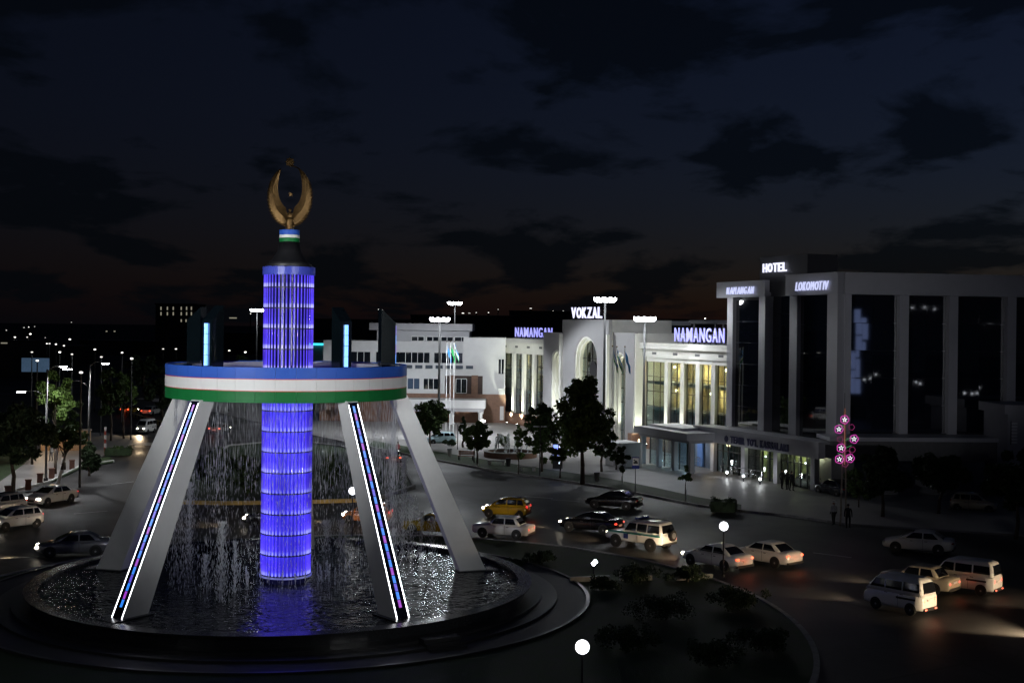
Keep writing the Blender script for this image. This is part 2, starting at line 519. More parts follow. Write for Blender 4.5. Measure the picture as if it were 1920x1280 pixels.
# water of the pool
mw = bpy.data.materials.new('pool_water'); mw.use_nodes = True
t = mw.node_tree; b = t.nodes['Principled BSDF']
b.inputs['Base Color'].default_value = (0.012, 0.014, 0.017, 1)
b.inputs['Roughness'].default_value = 0.04
b.inputs['IOR'].default_value = 1.33
b.inputs['Specular IOR Level'].default_value = 0.4
tx = t.nodes.new('ShaderNodeTexCoord')
n1 = t.nodes.new('ShaderNodeTexNoise'); n1.inputs['Scale'].default_value = 2.6; n1.inputs['Detail'].default_value = 3; n1.inputs['Distortion'].default_value = 0.6
n2 = t.nodes.new('ShaderNodeTexNoise'); n2.inputs['Scale'].default_value = 0.55; n2.inputs['Detail'].default_value = 2
ad = t.nodes.new('ShaderNodeMath'); ad.operation = 'MULTIPLY_ADD'; ad.inputs[1].default_value = 1.6
bp = t.nodes.new('ShaderNodeBump'); bp.inputs['Strength'].default_value = 1.0; bp.inputs['Distance'].default_value = 0.09
t.links.new(tx.outputs['Object'], n1.inputs['Vector']); t.links.new(tx.outputs['Object'], n2.inputs['Vector'])
t.links.new(n2.outputs['Fac'], ad.inputs[0]); t.links.new(n1.outputs['Fac'], ad.inputs[2])
t.links.new(ad.outputs[0], bp.inputs['Height']); t.links.new(bp.outputs[0], b.inputs['Normal'])
wat = MB().add([(12.34 * math.cos(2 * math.pi * i / 96), 12.34 * math.sin(2 * math.pi * i / 96), 0) for i in range(96)], [tuple(range(96))]).build('water', mw, None, MON + Vector((0, 0, 0.8)))
struct(wat)

# ================================================================== monument
M_legm = mat('leg_satin_metal', (0.64, 0.645, 0.645), 0.38, metal=0.2, var=0.04, scale=1.5)
M_chan = mat('leg_channel', (0.008, 0.009, 0.02), 0.12, var=0, spec=0.7)
M_led = emis('white_led', (0.95, 0.96, 1.0), 6.0)
M_ledb = emis('blue_led', (0.02, 0.22, 0.85), 1.1)
M_ledv = emis('violet_led', (0.12, 0.07, 0.7), 0.9)
M_ledm = emis('magenta_led', (0.36, 0.04, 0.55), 0.95)
M_blue = mat('flag_blue', (0.03, 0.1, 0.46), 0.5, var=0.06, scale=0.8, spec=0.2)
M_wht = mat('flag_white', (0.66, 0.66, 0.66), 0.5, var=0.06, scale=0.8, spec=0.2)
M_grn = mat('flag_green', (0.008, 0.14, 0.036), 0.5, var=0.06, scale=0.8, spec=0.2)
M_red = mat('flag_red', (0.5, 0.03, 0.03), 0.4, var=0.04)
M_pyl = mat('pylon_dark_glass', (0.003, 0.006, 0.008), 0.07, metal=0.0, var=0.1, scale=2, spec=0.9, ior=1.9)
M_core = mat('column_core_dark', (0.02, 0.02, 0.1), 0.25, var=0)
M_gold = mat('gilded_metal', (0.12, 0.07, 0.026), 0.38, metal=0.85, var=0.25, scale=5, bump=0.3)
M_cone = mat('dark_cone', (0.008, 0.008, 0.01), 0.5, var=0.1)

mon = empty('fountain_monument', MON)
tag(mon, 'tall monument: blue lit tube column through a blue white green ring on leaning grey legs', 'monument')
PH = 0.049
LEGA = [R(-36) + PH, R(36) + PH, R(108) + PH, R(180) + PH, R(-108) + PH]
def pol(a, r, z, tg=0.0):
    """angle from the camera side, radius, height, offset along the tangent"""
    return Vector((r * math.sin(a) + tg * math.cos(a), -r * math.cos(a) + tg * math.sin(a), z))

# column --------------------------------------------------------------
ZB, ZT = 1.2, 16.85
ZR = 10.5
colm = MB().lathe([(1.12, 0.3), (1.12, ZT)], 40).build('column', M_core, mon)
SEG = 1.07
def tube_mat(name, low):
    m = bpy.data.materials.new(name); m.use_nodes = True
    t = m.node_tree; b = t.nodes['Principled BSDF']
    b.inputs['Base Color'].default_value = (0.05, 0.05, 0.3, 1); b.inputs['Roughness'].default_value = 0.15
    ge = t.nodes.new('ShaderNodeNewGeometry'); sp = t.nodes.new('ShaderNodeSeparateXYZ')
    t.links.new(ge.outputs['Position'], sp.inputs[0])
    md = t.nodes.new('ShaderNodeMath'); md.operation = 'MODULO'; md.inputs[1].default_value = SEG
    sh = t.nodes.new('ShaderNodeMath'); sh.operation = 'SUBTRACT'; sh.inputs[1].default_value = ZB
    t.links.new(sp.outputs['Z'], sh.inputs[0]); t.links.new(sh.outputs[0], md.inputs[0])
    dv_ = t.nodes.new('ShaderNodeMath'); dv_.operation = 'DIVIDE'; dv_.inputs[1].default_value = SEG
    t.links.new(md.outputs[0], dv_.inputs[0])
    cr = t.nodes.new('ShaderNodeValToRGB')                       # LED string at the foot of every section, fading up the tube
    e = cr.color_ramp.elements
    e[0].position = 0.0; e[0].color = (0.0, 0.0, 0.02, 1)
    e[1].position = 1.0; e[1].color = (0.10, 0.05, 0.75, 1) if not low else (0.07, 0.05, 0.9, 1)
    for pos, c in ((0.03, (0.0, 0.0, 0.03, 1)), (0.06, (0.5, 0.5, 1.3, 1) if not low else (0.32, 0.33, 1.2, 1)), (0.17, (0.45, 0.43, 1.3, 1) if not low else (0.25, 0.25, 1.1, 1)), (0.26, (0.11, 0.075, 0.95, 1)), (0.6, (0.075, 0.04, 0.8, 1))):
        n = e.new(pos); n.color = c
    t.links.new(dv_.outputs[0], cr.inputs['Fac'])
    # a few tubes glow paler than others
    ns = t.nodes.new('ShaderNodeTexNoise'); ns.inputs['Scale'].default_value = 0.9 if low else 1.4; ns.inputs['Detail'].default_value = 2
    mp = t.nodes.new('ShaderNodeMapping'); mp.inputs['Scale'].default_value = (1, 1, 0.22)
    t.links.new(ge.outputs['Position'], mp.inputs[0]); t.links.new(mp.outputs[0], ns.inputs['Vector'])
    mr = t.nodes.new('ShaderNodeMapRange'); mr.inputs['From Min'].default_value = 0.35; mr.inputs['From Max'].default_value = 0.68
    mr.inputs['To Min'].default_value = 0.55; mr.inputs['To Max'].default_value = 1.5
    t.links.new(ns.outputs['Fac'], mr.inputs['Value'])
    t.links.new(cr.outputs[0], b.inputs['Emission Color']); t.links.new(mr.outputs[0], b.inputs['Emission Strength'])
    return m
M_tu = tube_mat('blue_light_tube', False); M_tl = tube_mat('blue_light_tube_wet', True)
NT = 40
tup = MB().lathe([(0.032, ZR + 0.2), (0.032, ZT)], 8).build('light_tube', M_tu, colm, smooth=True)
tul = MB().lathe([(0.046, ZB), (0.046, ZR + 0.15)], 8).build('light_tube', M_tl, colm, smooth=True)
for i in range(NT):
    an = 2 * math.pi * (i + 0.5) / NT
    for src in (tup, tul):
        o = src if i == 0 else link('light_tube', src.data, None, colm)
        o.location = (1.27 * math.cos(an), 1.27 * math.sin(an), 0)
# acrylic panels behind the lower tubes, the tubes' light on them put in as emission
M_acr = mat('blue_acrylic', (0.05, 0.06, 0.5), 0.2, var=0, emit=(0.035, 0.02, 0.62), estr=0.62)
kk = 0
z = ZB
while z < ZT - 0.2:
    z1 = min(z + SEG, ZT)
    if z1 < ZR + 0.4:
        annulus(1.15, 1.215, z + 0.05, z1 - 0.015, 40).build('acrylic_panel', M_acr, colm)
    annulus(1.13, 1.315, z - 0.012, z + 0.022, 48).build('joint_ring', M_cone, colm)
    z += SEG
annulus(1.1, 1.36, ZB - 0.1, ZB - 0.02, 48).build('base_ring', M_led and emis('pale_blue_led', (0.2, 0.22, 0.9), 0.4), colm)
MB().lathe([(1.37, ZT), (1.37, ZT + 0.42), (1.2, ZT + 0.43)], 48).build('cap_band', mat('cap_blue', (0.05, 0.07, 0.4), 0.3, var=0.05, emit=(0.03, 0.04, 0.4), estr=0.12), colm)
MB().lathe([(1.3, ZT + 0.43), (0.95, ZT + 0.75), (0.62, ZT + 1.25), (0.5, ZT + 1.75)], 40).build('spire_cone', M_cone, mon, smooth=True)
zc_ = ZT + 1.75
for nm, m_, za, zb_ in (('green_band', M_grn, 0.0, 0.2), ('white_band', M_wht, 0.206, 0.36), ('blue_band', M_blue, 0.366, 0.62)):
    MB().lathe([(0.53, zc_ + za), (0.53, zc_ + zb_)], 32).build(nm, m_, mon)

# gilded emblem -------------------------------------------------------
ze = zc_ + 0.62
emb = MB().lathe([(0.16, ze), (0.24, ze + 0.1), (0.17, ze + 0.2), (0.28, ze + 0.32), (0.2, ze + 0.42), (0.3, ze + 0.56), (0.12, ze + 0.66)], 16).build('emblem', M_gold, mon, smooth=True)
zc2 = ze + 1.78; RO = 1.25
def wing(sgn):
    """half wreath: broad crescent of overlapping leaves, thin towards its upper tip"""
    o = MB(); rings = []
    n = 26
    for i in range(n + 1):
        u = i / n
        th = R(-84) + R(172 if sgn > 0 else 148) * u
        wd = 0.05 + (0.7 * max(0, 1 - (u / (0.86 if sgn > 0 else 1.0)) ** 2.6) ** 0.75) * min(1, 0.6 + 3.0 * u)
        ro = RO; ri = RO - wd
        yy = 0.06 + 0.1 * (1 - u)
        c, s_ = math.cos(th) * sgn * 0.93, math.sin(th) * 1.3
        rings.append([(ro * c, -0.02, zc2 + ro * s_), ((ro + ri) / 2 * c, -yy, zc2 + (ro + ri) / 2 * s_), (ri * c, -0.02, zc2 + ri * s_), ((ro + ri) / 2 * c, yy, zc2 + (ro + ri) / 2 * s_)])
    return o.loops(rings)
for sgn in (1, -1):
    wg = wing(sgn).build('wreath', M_gold, emb)
    for i in range(15):                                          # leaves along the outer edge
        th = R(-78) + R(100) * i / 14
        c, s_ = math.cos(th) * sgn * 0.93, math.sin(th) * 1.3
        lf = MB().hexa([(0.0, -0.05, 0), (0.05, 0, 0), (0, 0.05, 0), (-0.05, 0, 0)], [(0.10 * sgn, -0.01, 0.26), (0.11 * sgn, 0, 0.27), (0.10 * sgn, 0.01, 0.26), (0.09 * sgn, 0, 0.25)])
        q = lf.build('leaf', M_gold, emb, ((RO - 0.06) * c, -0.06, zc2 + (RO - 0.06) * s_))
        q.rotation_euler = (0, -sgn * (th * 0.9), 0)
def star(rad, n, th, inner=0.45):
    pts = []
    for i in range(2 * n):
        a = math.pi / 2 + math.pi * i / n
        r = rad if i % 2 == 0 else rad * inner
        pts.append((r * math.cos(a), r * math.sin(a)))
    return MB().prism_y(pts, -th, th)
star(0.26, 8, 0.05, 0.72).build('top_star', M_gold, emb, (-0.02, 0, zc2 + 1.8))
star(0.14, 5, 0.03).build('small_star', M_gold, emb, (0.05, -0.05, zc2 + 0.1))
bird = MB()
for sgn in (1, -1):
    bird.hexa([(0, -0.06, 0), (0.5 * sgn, -0.03, 0.42), (0.5 * sgn, 0.03, 0.42), (0, 0.06, 0)][::sgn], [(0, -0.05, 0.22), (0.52 * sgn, -0.02, 0.66), (0.52 * sgn, 0.02, 0.66), (0, 0.05, 0.22)][::sgn])
bird.ball((0, 0, 0.2), 0.17, 10, 8, (0.9, 0.6, 1.3)).ball((0.02, -0.05, 0.5), 0.09, 8, 6)
bird.build('bird', M_gold, emb, (0, 0, ze + 0.55))

# ring -----------------------------------------------------------------
RZ0, RZ1, RR = 10.5, 12.2, 6.24
NP = 40
ring = MB().lathe([(4.75, RZ0 + 0.06), (RR - 0.16, RZ0 + 0.02), (RR - 0.16, RZ1 - 0.05), (5.9, RZ1 - 0.055), (5.9, RZ1 - 0.3), (4.9, RZ1 - 0.3), (4.9, RZ1 - 0.06), (4.75, RZ1 - 0.06), (4.75, RZ0 + 0.06)], 60, caps=False).build('ring', mat('ring_shell', (0.5, 0.5, 0.5), 0.5, var=0.1), mon)
for i in range(10):                                              # spokes that tie the ring to the column
    an = 2 * math.pi * i / 10
    MB().tube((1.1 * math.cos(an), 1.1 * math.sin(an), RZ1 - 0.55), (4.85 * math.cos(an), 4.85 * math.sin(an), RZ1 - 0.45), 0.09, n=8).build('spoke', M_pole, ring)
bz = [('green_panel', M_grn, RZ0, RZ0 + 0.545), ('white_panel', M_wht, RZ0 + 0.585, RZ0 + 1.115), ('blue_panel', M_blue, RZ0 + 1.155, RZ1)]
for nm, m_, za, zb_ in bz:
    me = None
    for i in range(NP):
        a = math.pi / NP
        xx = RR * math.cos(a); hw = RR * math.sin(a) - 0.004
        if me is None:
            ar_ = [(-1 + 2 * j_ / 4.0) * (a - 0.0008) for j_ in range(5)]
            o = MB().prism([(RR * math.cos(q_), RR * math.sin(q_)) for q_ in ar_] + [((RR - 0.05) * math.cos(q_), (RR - 0.05) * math.sin(q_)) for q_ in reversed(ar_)], za, zb_).build(nm, m_, ring); me = o.data
        else:
            o = link(nm, me, None, ring)
        th_ = 2 * math.pi * i / NP
        o.rotation_euler = (0, 0, th_)
for za in (RZ0 + 0.548, RZ0 + 1.118):
    annulus(RR - 0.1, RR - 0.005, za, za + 0.034, NP).build('red_trim', M_red, ring)

# legs and pylons ------------------------------------------------------
RB, RT_, LZ0, LZ1 = 10.35, 5.95, 0.72, 10.56
def leg_frame(u):
    r = RB + (RT_ - RB) * u; z = LZ0 + (LZ1 - LZ0) * u
    return r, z, 1.5 + (0.95 - 1.5) * u, 0.78 + (0.6 - 0.78) * u       # radius, height, radial depth, width
for li, a in enumerate(LEGA):
    def q(u, k, tgf, off=0.0):
        r, z, D, W = leg_frame(u)
        return pol(a, r + (D / 2 if k > 0 else -D / 2) + off, z, tgf * W / 2)
    lb = MB()
    lo = [q(0, -1, -1), q(0, -1, 1), q(0, 1, 1), q(0, 1, -1)]
    hi = [q(1, -1, -1), q(1, -1, 1), q(1, 1, 1), q(1, 1, -1)]
    lb.hexa([lo[3], lo[2], lo[1], lo[0]], [hi[3], hi[2], hi[1], hi[0]])
    leg = lb.build('leg', M_legm, mon)
    def strip(name, m_, u0, u1, t0, t1, o0, o1):
        s = MB()
        f = lambda u, t_, off: q(u, 1, t_, off)
        s.hexa([f(u0, t0, o0), f(u0, t0, o1), f(u0, t1, o1), f(u0, t1, o0)], [f(u1, t0, o0), f(u1, t0, o1), f(u1, t1, o1), f(u1, t1, o0)])
        return s.build(name, m_, leg)
    strip('channel', M_chan, 0.0, 0.995, -0.93, 0.93, 0.001, 0.002)
    for sg in (-1, 1):
        strip('edge_light', M_led, 0.0, 0.985, sg * 0.85 - 0.07, sg * 0.85 + 0.07, 0.003, 0.005)
    nl = 26
    for k in range(nl):
        u0 = 0.06 + 0.92 * k / nl
        strip('colour_led', (M_ledb, M_ledm, M_ledb, M_ledv)[(k + li) % 4], u0, u0 + 0.92 / nl * 0.93, -0.2, 0.2, 0.003, 0.008)
    # black granite footing and the lit end of the strips
    fr = MB()
    pts = [pol(a, RB - 0.95, 0, -0.62), pol(a, RB - 0.95, 0, 0.62), pol(a, RB + 1.35, 0, 0.62), pol(a, RB + 1.35, 0, -0.62)]
    fr.prism(list(reversed([(p.x, p.y) for p in pts])) if False else ccw([(p.x, p.y) for p in pts]), 0.2, LZ0 + 0.13)
    fr.build('footing', M_granite, mon)
    # pylon on top of the ring: dark glass wedge, high side towards the column
    r0, r1, hw = 4.95, 5.75, 0.33
    za, zb_, zi = RZ1 - 0.28, RZ1 + 2.25, RZ1 + 2.95
    lo = [pol(a, r1, za, -hw), pol(a, r1, za, hw), pol(a, r0, za, hw), pol(a, r0, za, -hw)]
    hi = [pol(a, r1, zb_, -hw), pol(a, r1, zb_, hw), pol(a, r0, zi, hw), pol(a, r0, zi, -hw)]
    py = MB().hexa(lo, hi).build('pylon', M_pyl, mon)
    for k in range(4):
        z0 = RZ1 + 0.02 + 0.52 * k
        pl = MB().hexa([pol(a, r1 + 0.004, z0, -0.075), pol(a, r1 + 0.11, z0, -0.075), pol(a, r1 + 0.11, z0, 0.075), pol(a, r1 + 0.004, z0, 0.075)],
                       [pol(a, r1 + 0.004, z0 + 0.5, -0.075), pol(a, r1 + 0.11, z0 + 0.5, -0.075), pol(a, r1 + 0.11, z0 + 0.5, 0.075), pol(a, r1 + 0.004, z0 + 0.5, 0.075)])
        pl.build('pylon_light', (M_ledb, M_ledv)[(k + li) % 2] if li in (4, 2) else emis('bright_blue_led', (0.1, 0.35, 1.0), 2.2), py)

# water: curtain that falls from the ring, plumes that rise in the pool ----
md_ = bpy.data.materials.new('spray'); md_.use_nodes = True
t = md_.node_tree; t.nodes.clear()
o_ = t.nodes.new('ShaderNodeOutputMaterial'); mx = t.nodes.new('ShaderNodeMixShader'); mx.inputs[0].default_value = 0.9
ms = t.nodes.new('ShaderNodeMixShader'); ms.inputs[0].default_value = 0.5
df = t.nodes.new('ShaderNodeBsdfDiffuse'); df.inputs[0].default_value = (0.8, 0.82, 0.82, 1)
tl = t.nodes.new('ShaderNodeBsdfTranslucent'); tl.inputs[0].default_value = (0.8, 0.82, 0.82, 1)
tr = t.nodes.new('ShaderNodeBsdfTransparent')
t.links.new(df.outputs[0], ms.inputs[1]); t.links.new(tl.outputs[0], ms.inputs[2])
t.links.new(tr.outputs[0], mx.inputs[1]); t.links.new(ms.outputs[0], mx.inputs[2]); t.links.new(mx.outputs[0], o_.inputs[0])
rng = np.random.default_rng(5)
def drops(name, P, Lz, Wd, tilt=None):
    """three-sided slivers of water: centres P, heights Lz, widths Wd"""
    n = len(P)
    a0 = rng.uniform(0, 6.28, n)
    V = np.zeros((n, 5, 3))
    dirv = np.zeros((n, 3)); dirv[:, 2] = 1
    if tilt is not None:
        dirv = tilt / np.linalg.norm(tilt, axis=1, keepdims=True)
    V[:, 0] = P - dirv * (Lz / 2)[:, None]
    V[:, 1] = P + dirv * (Lz / 2)[:, None]
    for k in range(3):
        an = a0 + 2.0944 * k
        V[:, 2 + k, 0] = P[:, 0] + np.cos(an) * Wd; V[:, 2 + k, 1] = P[:, 1] + np.sin(an) * Wd; V[:, 2 + k, 2] = P[:, 2]
    tri = np.array([[0, 3, 2], [0, 4, 3], [0, 2, 4], [1, 2, 3], [1, 3, 4], [1, 4, 2]])
    Fc = (tri[None] + (np.arange(n) * 5)[:, None, None]).reshape(-1, 3)
    return tri_mesh(name, V.reshape(-1, 3), Fc)
def tri_mesh(name, V, Fc):
    me = bpy.data.meshes.new(name)
    k = Fc.shape[1]
    me.vertices.add(len(V)); me.vertices.foreach_set('co', np.ascontiguousarray(V, dtype=np.float32).ravel())
    me.loops.add(len(Fc) * k); me.loops.foreach_set('vertex_index', np.ascontiguousarray(Fc, dtype=np.int32).ravel())
    me.polygons.add(len(Fc)); me.polygons.foreach_set('loop_start', np.arange(0, len(Fc) * k, k, dtype=np.int32))
    me.polygons.foreach_set('loop_total', np.full(len(Fc), k, dtype=np.int32))
    me.update(calc_edges=True); me.validate()
    return me
PS = []; LS = []; WS = []
for i in range(1050):
    an = rng.uniform(0, 2 * math.pi)
    clump = 0.5 + 0.5 * math.sin(an * 9 + 1.0) * math.sin(an * 23)
    if rng.random() > 0.3 + 0.75 * clump:
        continue
    r = 5.7 + rng.normal(0, 0.06)
    z = RZ0 + 0.05
    k = 0
    x, y = r * math.sin(an), -r * math.cos(an)
    while z > 0.85:
        fall = RZ0 - z
        L_ = rng.uniform(0.3, 0.9) if fall < 4 else rng.uniform(0.08, 0.4)
        gp = rng.uniform(0.02, 0.15) if fall < 4 else rng.uniform(0.1, 0.5) * (1 + 0.22 * (fall - 4))
        sp = 0.01 + 0.022 * fall
        PS.append((x + rng.normal(0, sp), y + rng.normal(0, sp), z - L_ / 2)); LS.append(L_); WS.append(rng.uniform(0.004, 0.0085) if fall < 3.5 else rng.uniform(0.005, 0.012))
        z -= L_ + gp
cur = link('falling_water', drops('falling_water', np.array(PS), np.array(LS), np.array(WS)), md_, None, MON)
tag(cur, 'curtain of water threads falling from the ring into the pool', 'water', kind='stuff')
def plume(x, y, h, wdt, n, ball=False):
    u = rng.random(n)
    zz = h * (1 - u ** 1.5)
    rad = wdt * (0.12 + 0.88 * rng.random(n) * (1 - (zz / h) ** 2 * 0.55)) * rng.random(n) ** 0.6
    an = rng.uniform(0, 2 * math.pi, n)
    P = np.stack([np.cos(an) * rad, np.sin(an) * rad, zz], 1)
    T = np.stack([np.cos(an) * 0.25, np.sin(an) * 0.25, np.full(n, 1.0)], 1)
    me = drops('water_jet', P, rng.uniform(0.05, 0.28, n), rng.uniform(0.007, 0.02, n), T)
    o = link('water_jet', me, md_, None, (MON.x + x, MON.y + y, 0.8))
    return o
jets = []
for px, py, hpx, wdt, n in ((415, 1128, 150, 0.5, 420), (355, 1055, 150, 0.45, 420), (440, 1110, 95, 0.3, 170), (385, 1100, 60, 0.4, 130),
                            (755, 1045, 190, 0.4, 460), (770, 1050, 120, 0.7, 320), (790, 1045, 85, 0.35, 180), (738, 1060, 70, 0.5, 150), (810, 1040, 70, 0.6, 150),
                            (612, 1035, 60, 0.7, 200), (640, 1030, 55, 0.6, 160)):
    p = G(px, py, 0.8)
    jets.append((p.x - MON.x, p.y - MON.y, hpx * p.y / F, wdt, int(n * 2.1)))
JL = ['tall water jet rising left of the blue column, nearest of the left jets', 'broad water jet close to the front left grey leg', 'slim water jet just left of the blue column', 'low bubbling jet by the front left leg',
      'tallest water jet between the two right grey legs', 'wide splashing jet between the two right grey legs', 'thin jet nearest the rear right leg', 'low splash close to the front right leg', 'low wide splash under the rear right leg',
      'wide splash right behind the blue column', 'wide splash between the column and the front right leg']
for j, lb_ in zip(jets, JL):
    tag(plume(*j), lb_, 'water jet', 'jets of the fountain pool')
for i in range(22):
    an = 2 * math.pi * i / 22 + 0.1
    rr = 2.1 + 0.25 * (i % 2)
    o = plume(rr * math.sin(an), -rr * math.cos(an), rng.uniform(0.5, 1.0), 0.09, 34)
    tag(o, 'one of the small jets in the circle round the foot of the column', 'water jet', 'small jets round the column foot')
for px, py, hpx in ((616, 1098, 38), (628, 1096, 32), (636, 1104, 46), (648, 1090, 40), (655, 1084, 34), (600, 1090, 30)):
    p = G(px, py, 0.8)
    o = plume(p.x - MON.x, p.y - MON.y, hpx * p.y / F, 0.1, 34)
    tag(o, 'one of the thin low jets right of the column foot', 'water jet', 'thin jets right of the column')
# ================================================================== railway station
SA = G(945, 792); SB = PT(1365, 870, 137.0)
sd = Vector((SB.x - SA.x, SB.y - SA.y, 0)); SL = sd.length; sd.normalize()
S_RZ = math.atan2(sd.y, sd.x)
sn = Vector((sd.y, -sd.x, 0))                       # outward (towards the plaza)
def sx(px, py=720, off=0.0):
    """local x on the station front (moved out by off) for a photo column"""
    a, _ = ray(px, py)
    o = SA + sn * off
    # (o.x + s d.x) = a (o.y + s d.y)
    return (a * o.y - o.x) / (sd.x - a * sd.y)
sta = empty('station_building', (SA.x, SA.y, 0.13), S_RZ)
tag(sta, 'cream railway station with three arched portals and lit glass wings', 'building')
M_sglass = glass('station_glass', (0.62, 0.74, 0.78), 0.10)
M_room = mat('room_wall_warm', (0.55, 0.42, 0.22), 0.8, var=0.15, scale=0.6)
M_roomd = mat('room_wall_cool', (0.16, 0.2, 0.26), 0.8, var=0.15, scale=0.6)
M_slab = mat('floor_slab', (0.2, 0.2, 0.2), 0.8, var=0.1)
M_port = mat('portal_stone', (0.33, 0.325, 0.335), 0.6, var=0.05, scale=0.8)
M_vent = mat('vent_dark', (0.1, 0.1, 0.1), 0.6, var=0)

X1 = sx(1020); X2 = sx(1205)
ZW = 12.45
def wing_(x0, x1, pil, warm, nvent, lit):
    # cornice in three steps
    box('cornice', M_cream, sta, x0 - 0.3, x1 + 0.3, -0.75, 8.0, 11.75, ZW)
    fr = box('frieze', M_cream, sta, x0, x1, -0.35, 7.9, 10.75, 11.75)
    box('architrave', M_cream, sta, x0 + 0.02, x1 - 0.02, -0.15, 0.6, 10.25, 10.75)
    for i in range(nvent):
        xc = x0 + (x1 - x0) * (i + 0.6) / (nvent + 0.2)
        box('vent', M_vent, fr, xc - 0.5, xc + 0.5, -0.362, -0.352, 11.1, 11.4)
    box('plinth', M_brown, sta, x0, x1, -0.5, 0.2, 0.0, 1.6)
    for xc in pil:
        box('pilaster', M_cream, sta, xc - 0.4, xc + 0.4, -0.3, 0.2, 1.6, 10.25)
    # glazing between the pilasters
    xs = sorted([x0] + list(pil) + [x1])
    for a_, b_ in zip(xs[:-1], xs[1:]):
        a_ = a_ + 0.43; b_ = b_ - 0.43
        if b_ - a_ < 0.4: continue
        nc = 2 if b_ - a_ < 3.4 else 3
        for c in range(nc):
            for r in range(5):
                xa = a_ + (b_ - a_) * c / nc + 0.03; xb = a_ + (b_ - a_) * (c + 1) / nc - 0.03
                za = 1.6 + 8.65 * r / 5 + 0.03; zb_ = 1.6 + 8.65 * (r + 1) / 5 - 0.03
                o = MB().box(-(xb - xa) / 2, (xb - xa) / 2, -0.012, 0.012, za, zb_).build('pane', M_sglass, sta, ((xa + xb) / 2, 0.12, 0))
                o.rotation_euler = (0, 0, random.gauss(0, 0.006))
        mb = MB()
        for c in range(nc + 1):
            xm = a_ + (b_ - a_) * c / nc
            mb.box(xm - 0.035, xm + 0.035, 0.06, 0.18, 1.6, 10.25)
        for r in range(6):
            zm = 1.6 + 8.65 * r / 5
            mb.box(a_, b_, 0.065, 0.175, zm - 0.035, zm + 0.035)
        mb.build('mullions', M_mull, sta)
    # rooms behind the glass
    for z_ in (1.3, 4.55, 7.6):
        box('floor_slab', M_slab, sta, x0 + 0.05, x1 - 0.05, 0.35, 3.0, z_, z_ + 0.35)
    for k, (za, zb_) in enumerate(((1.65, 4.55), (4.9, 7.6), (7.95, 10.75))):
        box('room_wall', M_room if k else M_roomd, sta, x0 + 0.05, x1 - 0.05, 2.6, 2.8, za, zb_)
    for xc in pil:
        box('room_pier', M_room, sta, xc - 0.15, xc + 0.15, 2.2, 2.5, 1.65, 10.75)
    for side_x in (x0 + 0.03, x1 - 0.33):
        box('end_wall', M_cream, sta, side_x, side_x + 0.3, 0.35, 3.0, 0, 10.75)
    for (fx_, z_, pw) in lit:
        xx = x0 + (x1 - x0) * fx_
        MB().ball((xx, 1.5, z_), 0.16, 10, 6).build('ceiling_lamp', emis('warm_lamp', (1.0, 0.72, 0.36), 14), sta)
        lamp('room_light', 'POINT', (xx, 1.4, z_ - 0.4), pw * 1.25, (1.0, 0.74, 0.38), sta, 0.3)
    box('rear_mass', M_grey, sta, x0, x1, 3.05, 26, 0, 10.7)
xd0 = sx(1188, off=1.3)
pl = [sx(p) for p in (965, 984, 1003)]
wing_(sx(938), X1 + 2.0, pl, True, 4, [(0.72, 9.6, 260), (0.8, 7.1, 240), (0.3, 9.6, 60)])
pr = [sx(p) for p in (1253, 1283, 1312, 1341)]
wing_(max(X2 - 0.35, xd0 + 0.3), SL + 6.5, pr + [sx(1372)], True, 5, [(0.18, 9.7, 520), (0.40, 9.7, 380), (0.62, 9.7, 420), (0.85, 9.7, 360), (0.2, 7.0, 420), (0.5, 7.0, 320), (0.8, 7.0, 300)])
# pot plants and small dark things on the left plinth are too small to show; left end return
# portal ------------------------------------------------------------------
def arch_wall(name, x0, x1, zt, ax0, ax1, zs, ya, yb, m_, parent, n=18, z0=0.0):
    """wall slab with an arched opening: outline x0..x1, top zt; opening ax0..ax1 springing at zs"""
    b_ = MB(); r = (ax1 - ax0) / 2; cx = (ax0 + ax1) / 2
    arc = [(cx - r * math.cos(math.pi * i / n), zs + r * math.sin(math.pi * i / n)) for i in range(n + 1)]
    for y, flip in ((ya, False), (yb, True)):
        def qd(*p):
            vs = [(x, y, z) for x, z in p]
            b_.add(vs if not flip else vs[::-1], [(0, 1, 2, 3)])
        qd((x0, z0), (ax0, z0), (ax0, zs), (x0, zs)); qd((ax1, z0), (x1, z0), (x1, zs), (ax1, zs))
        qd((x0, zs), (ax0, zs), (ax0, zt), (x0, zt)); qd((ax1, zs), (x1, zs), (x1, zt), (ax1, zt))
        for i in range(n):
            qd(arc[i], arc[i + 1], (arc[i + 1][0], zt), (arc[i][0], zt))
    op = [(ax0, z0)] + arc + [(ax1, z0)]
    for i in range(len(op) - 1):
        p, q = op[i], op[i + 1]
        b_.add([(p[0], ya, p[1]), (p[0], yb, p[1]), (q[0], yb, q[1]), (q[0], ya, q[1])], [(0, 1, 2, 3)])
    b_.add([(x0, ya, z0), (x0, ya, zt), (x0, yb, zt), (x0, yb, z0)], [(0, 1, 2, 3)])
    b_.add([(x1, yb, z0), (x1, yb, zt), (x1, ya, zt), (x1, ya, z0)], [(0, 1, 2, 3)])
    b_.add([(x0, ya, zt), (x1, ya, zt), (x1, yb, zt), (x0, yb, zt)], [(0, 1, 2, 3)])
    return b_.build(name, m_, parent)
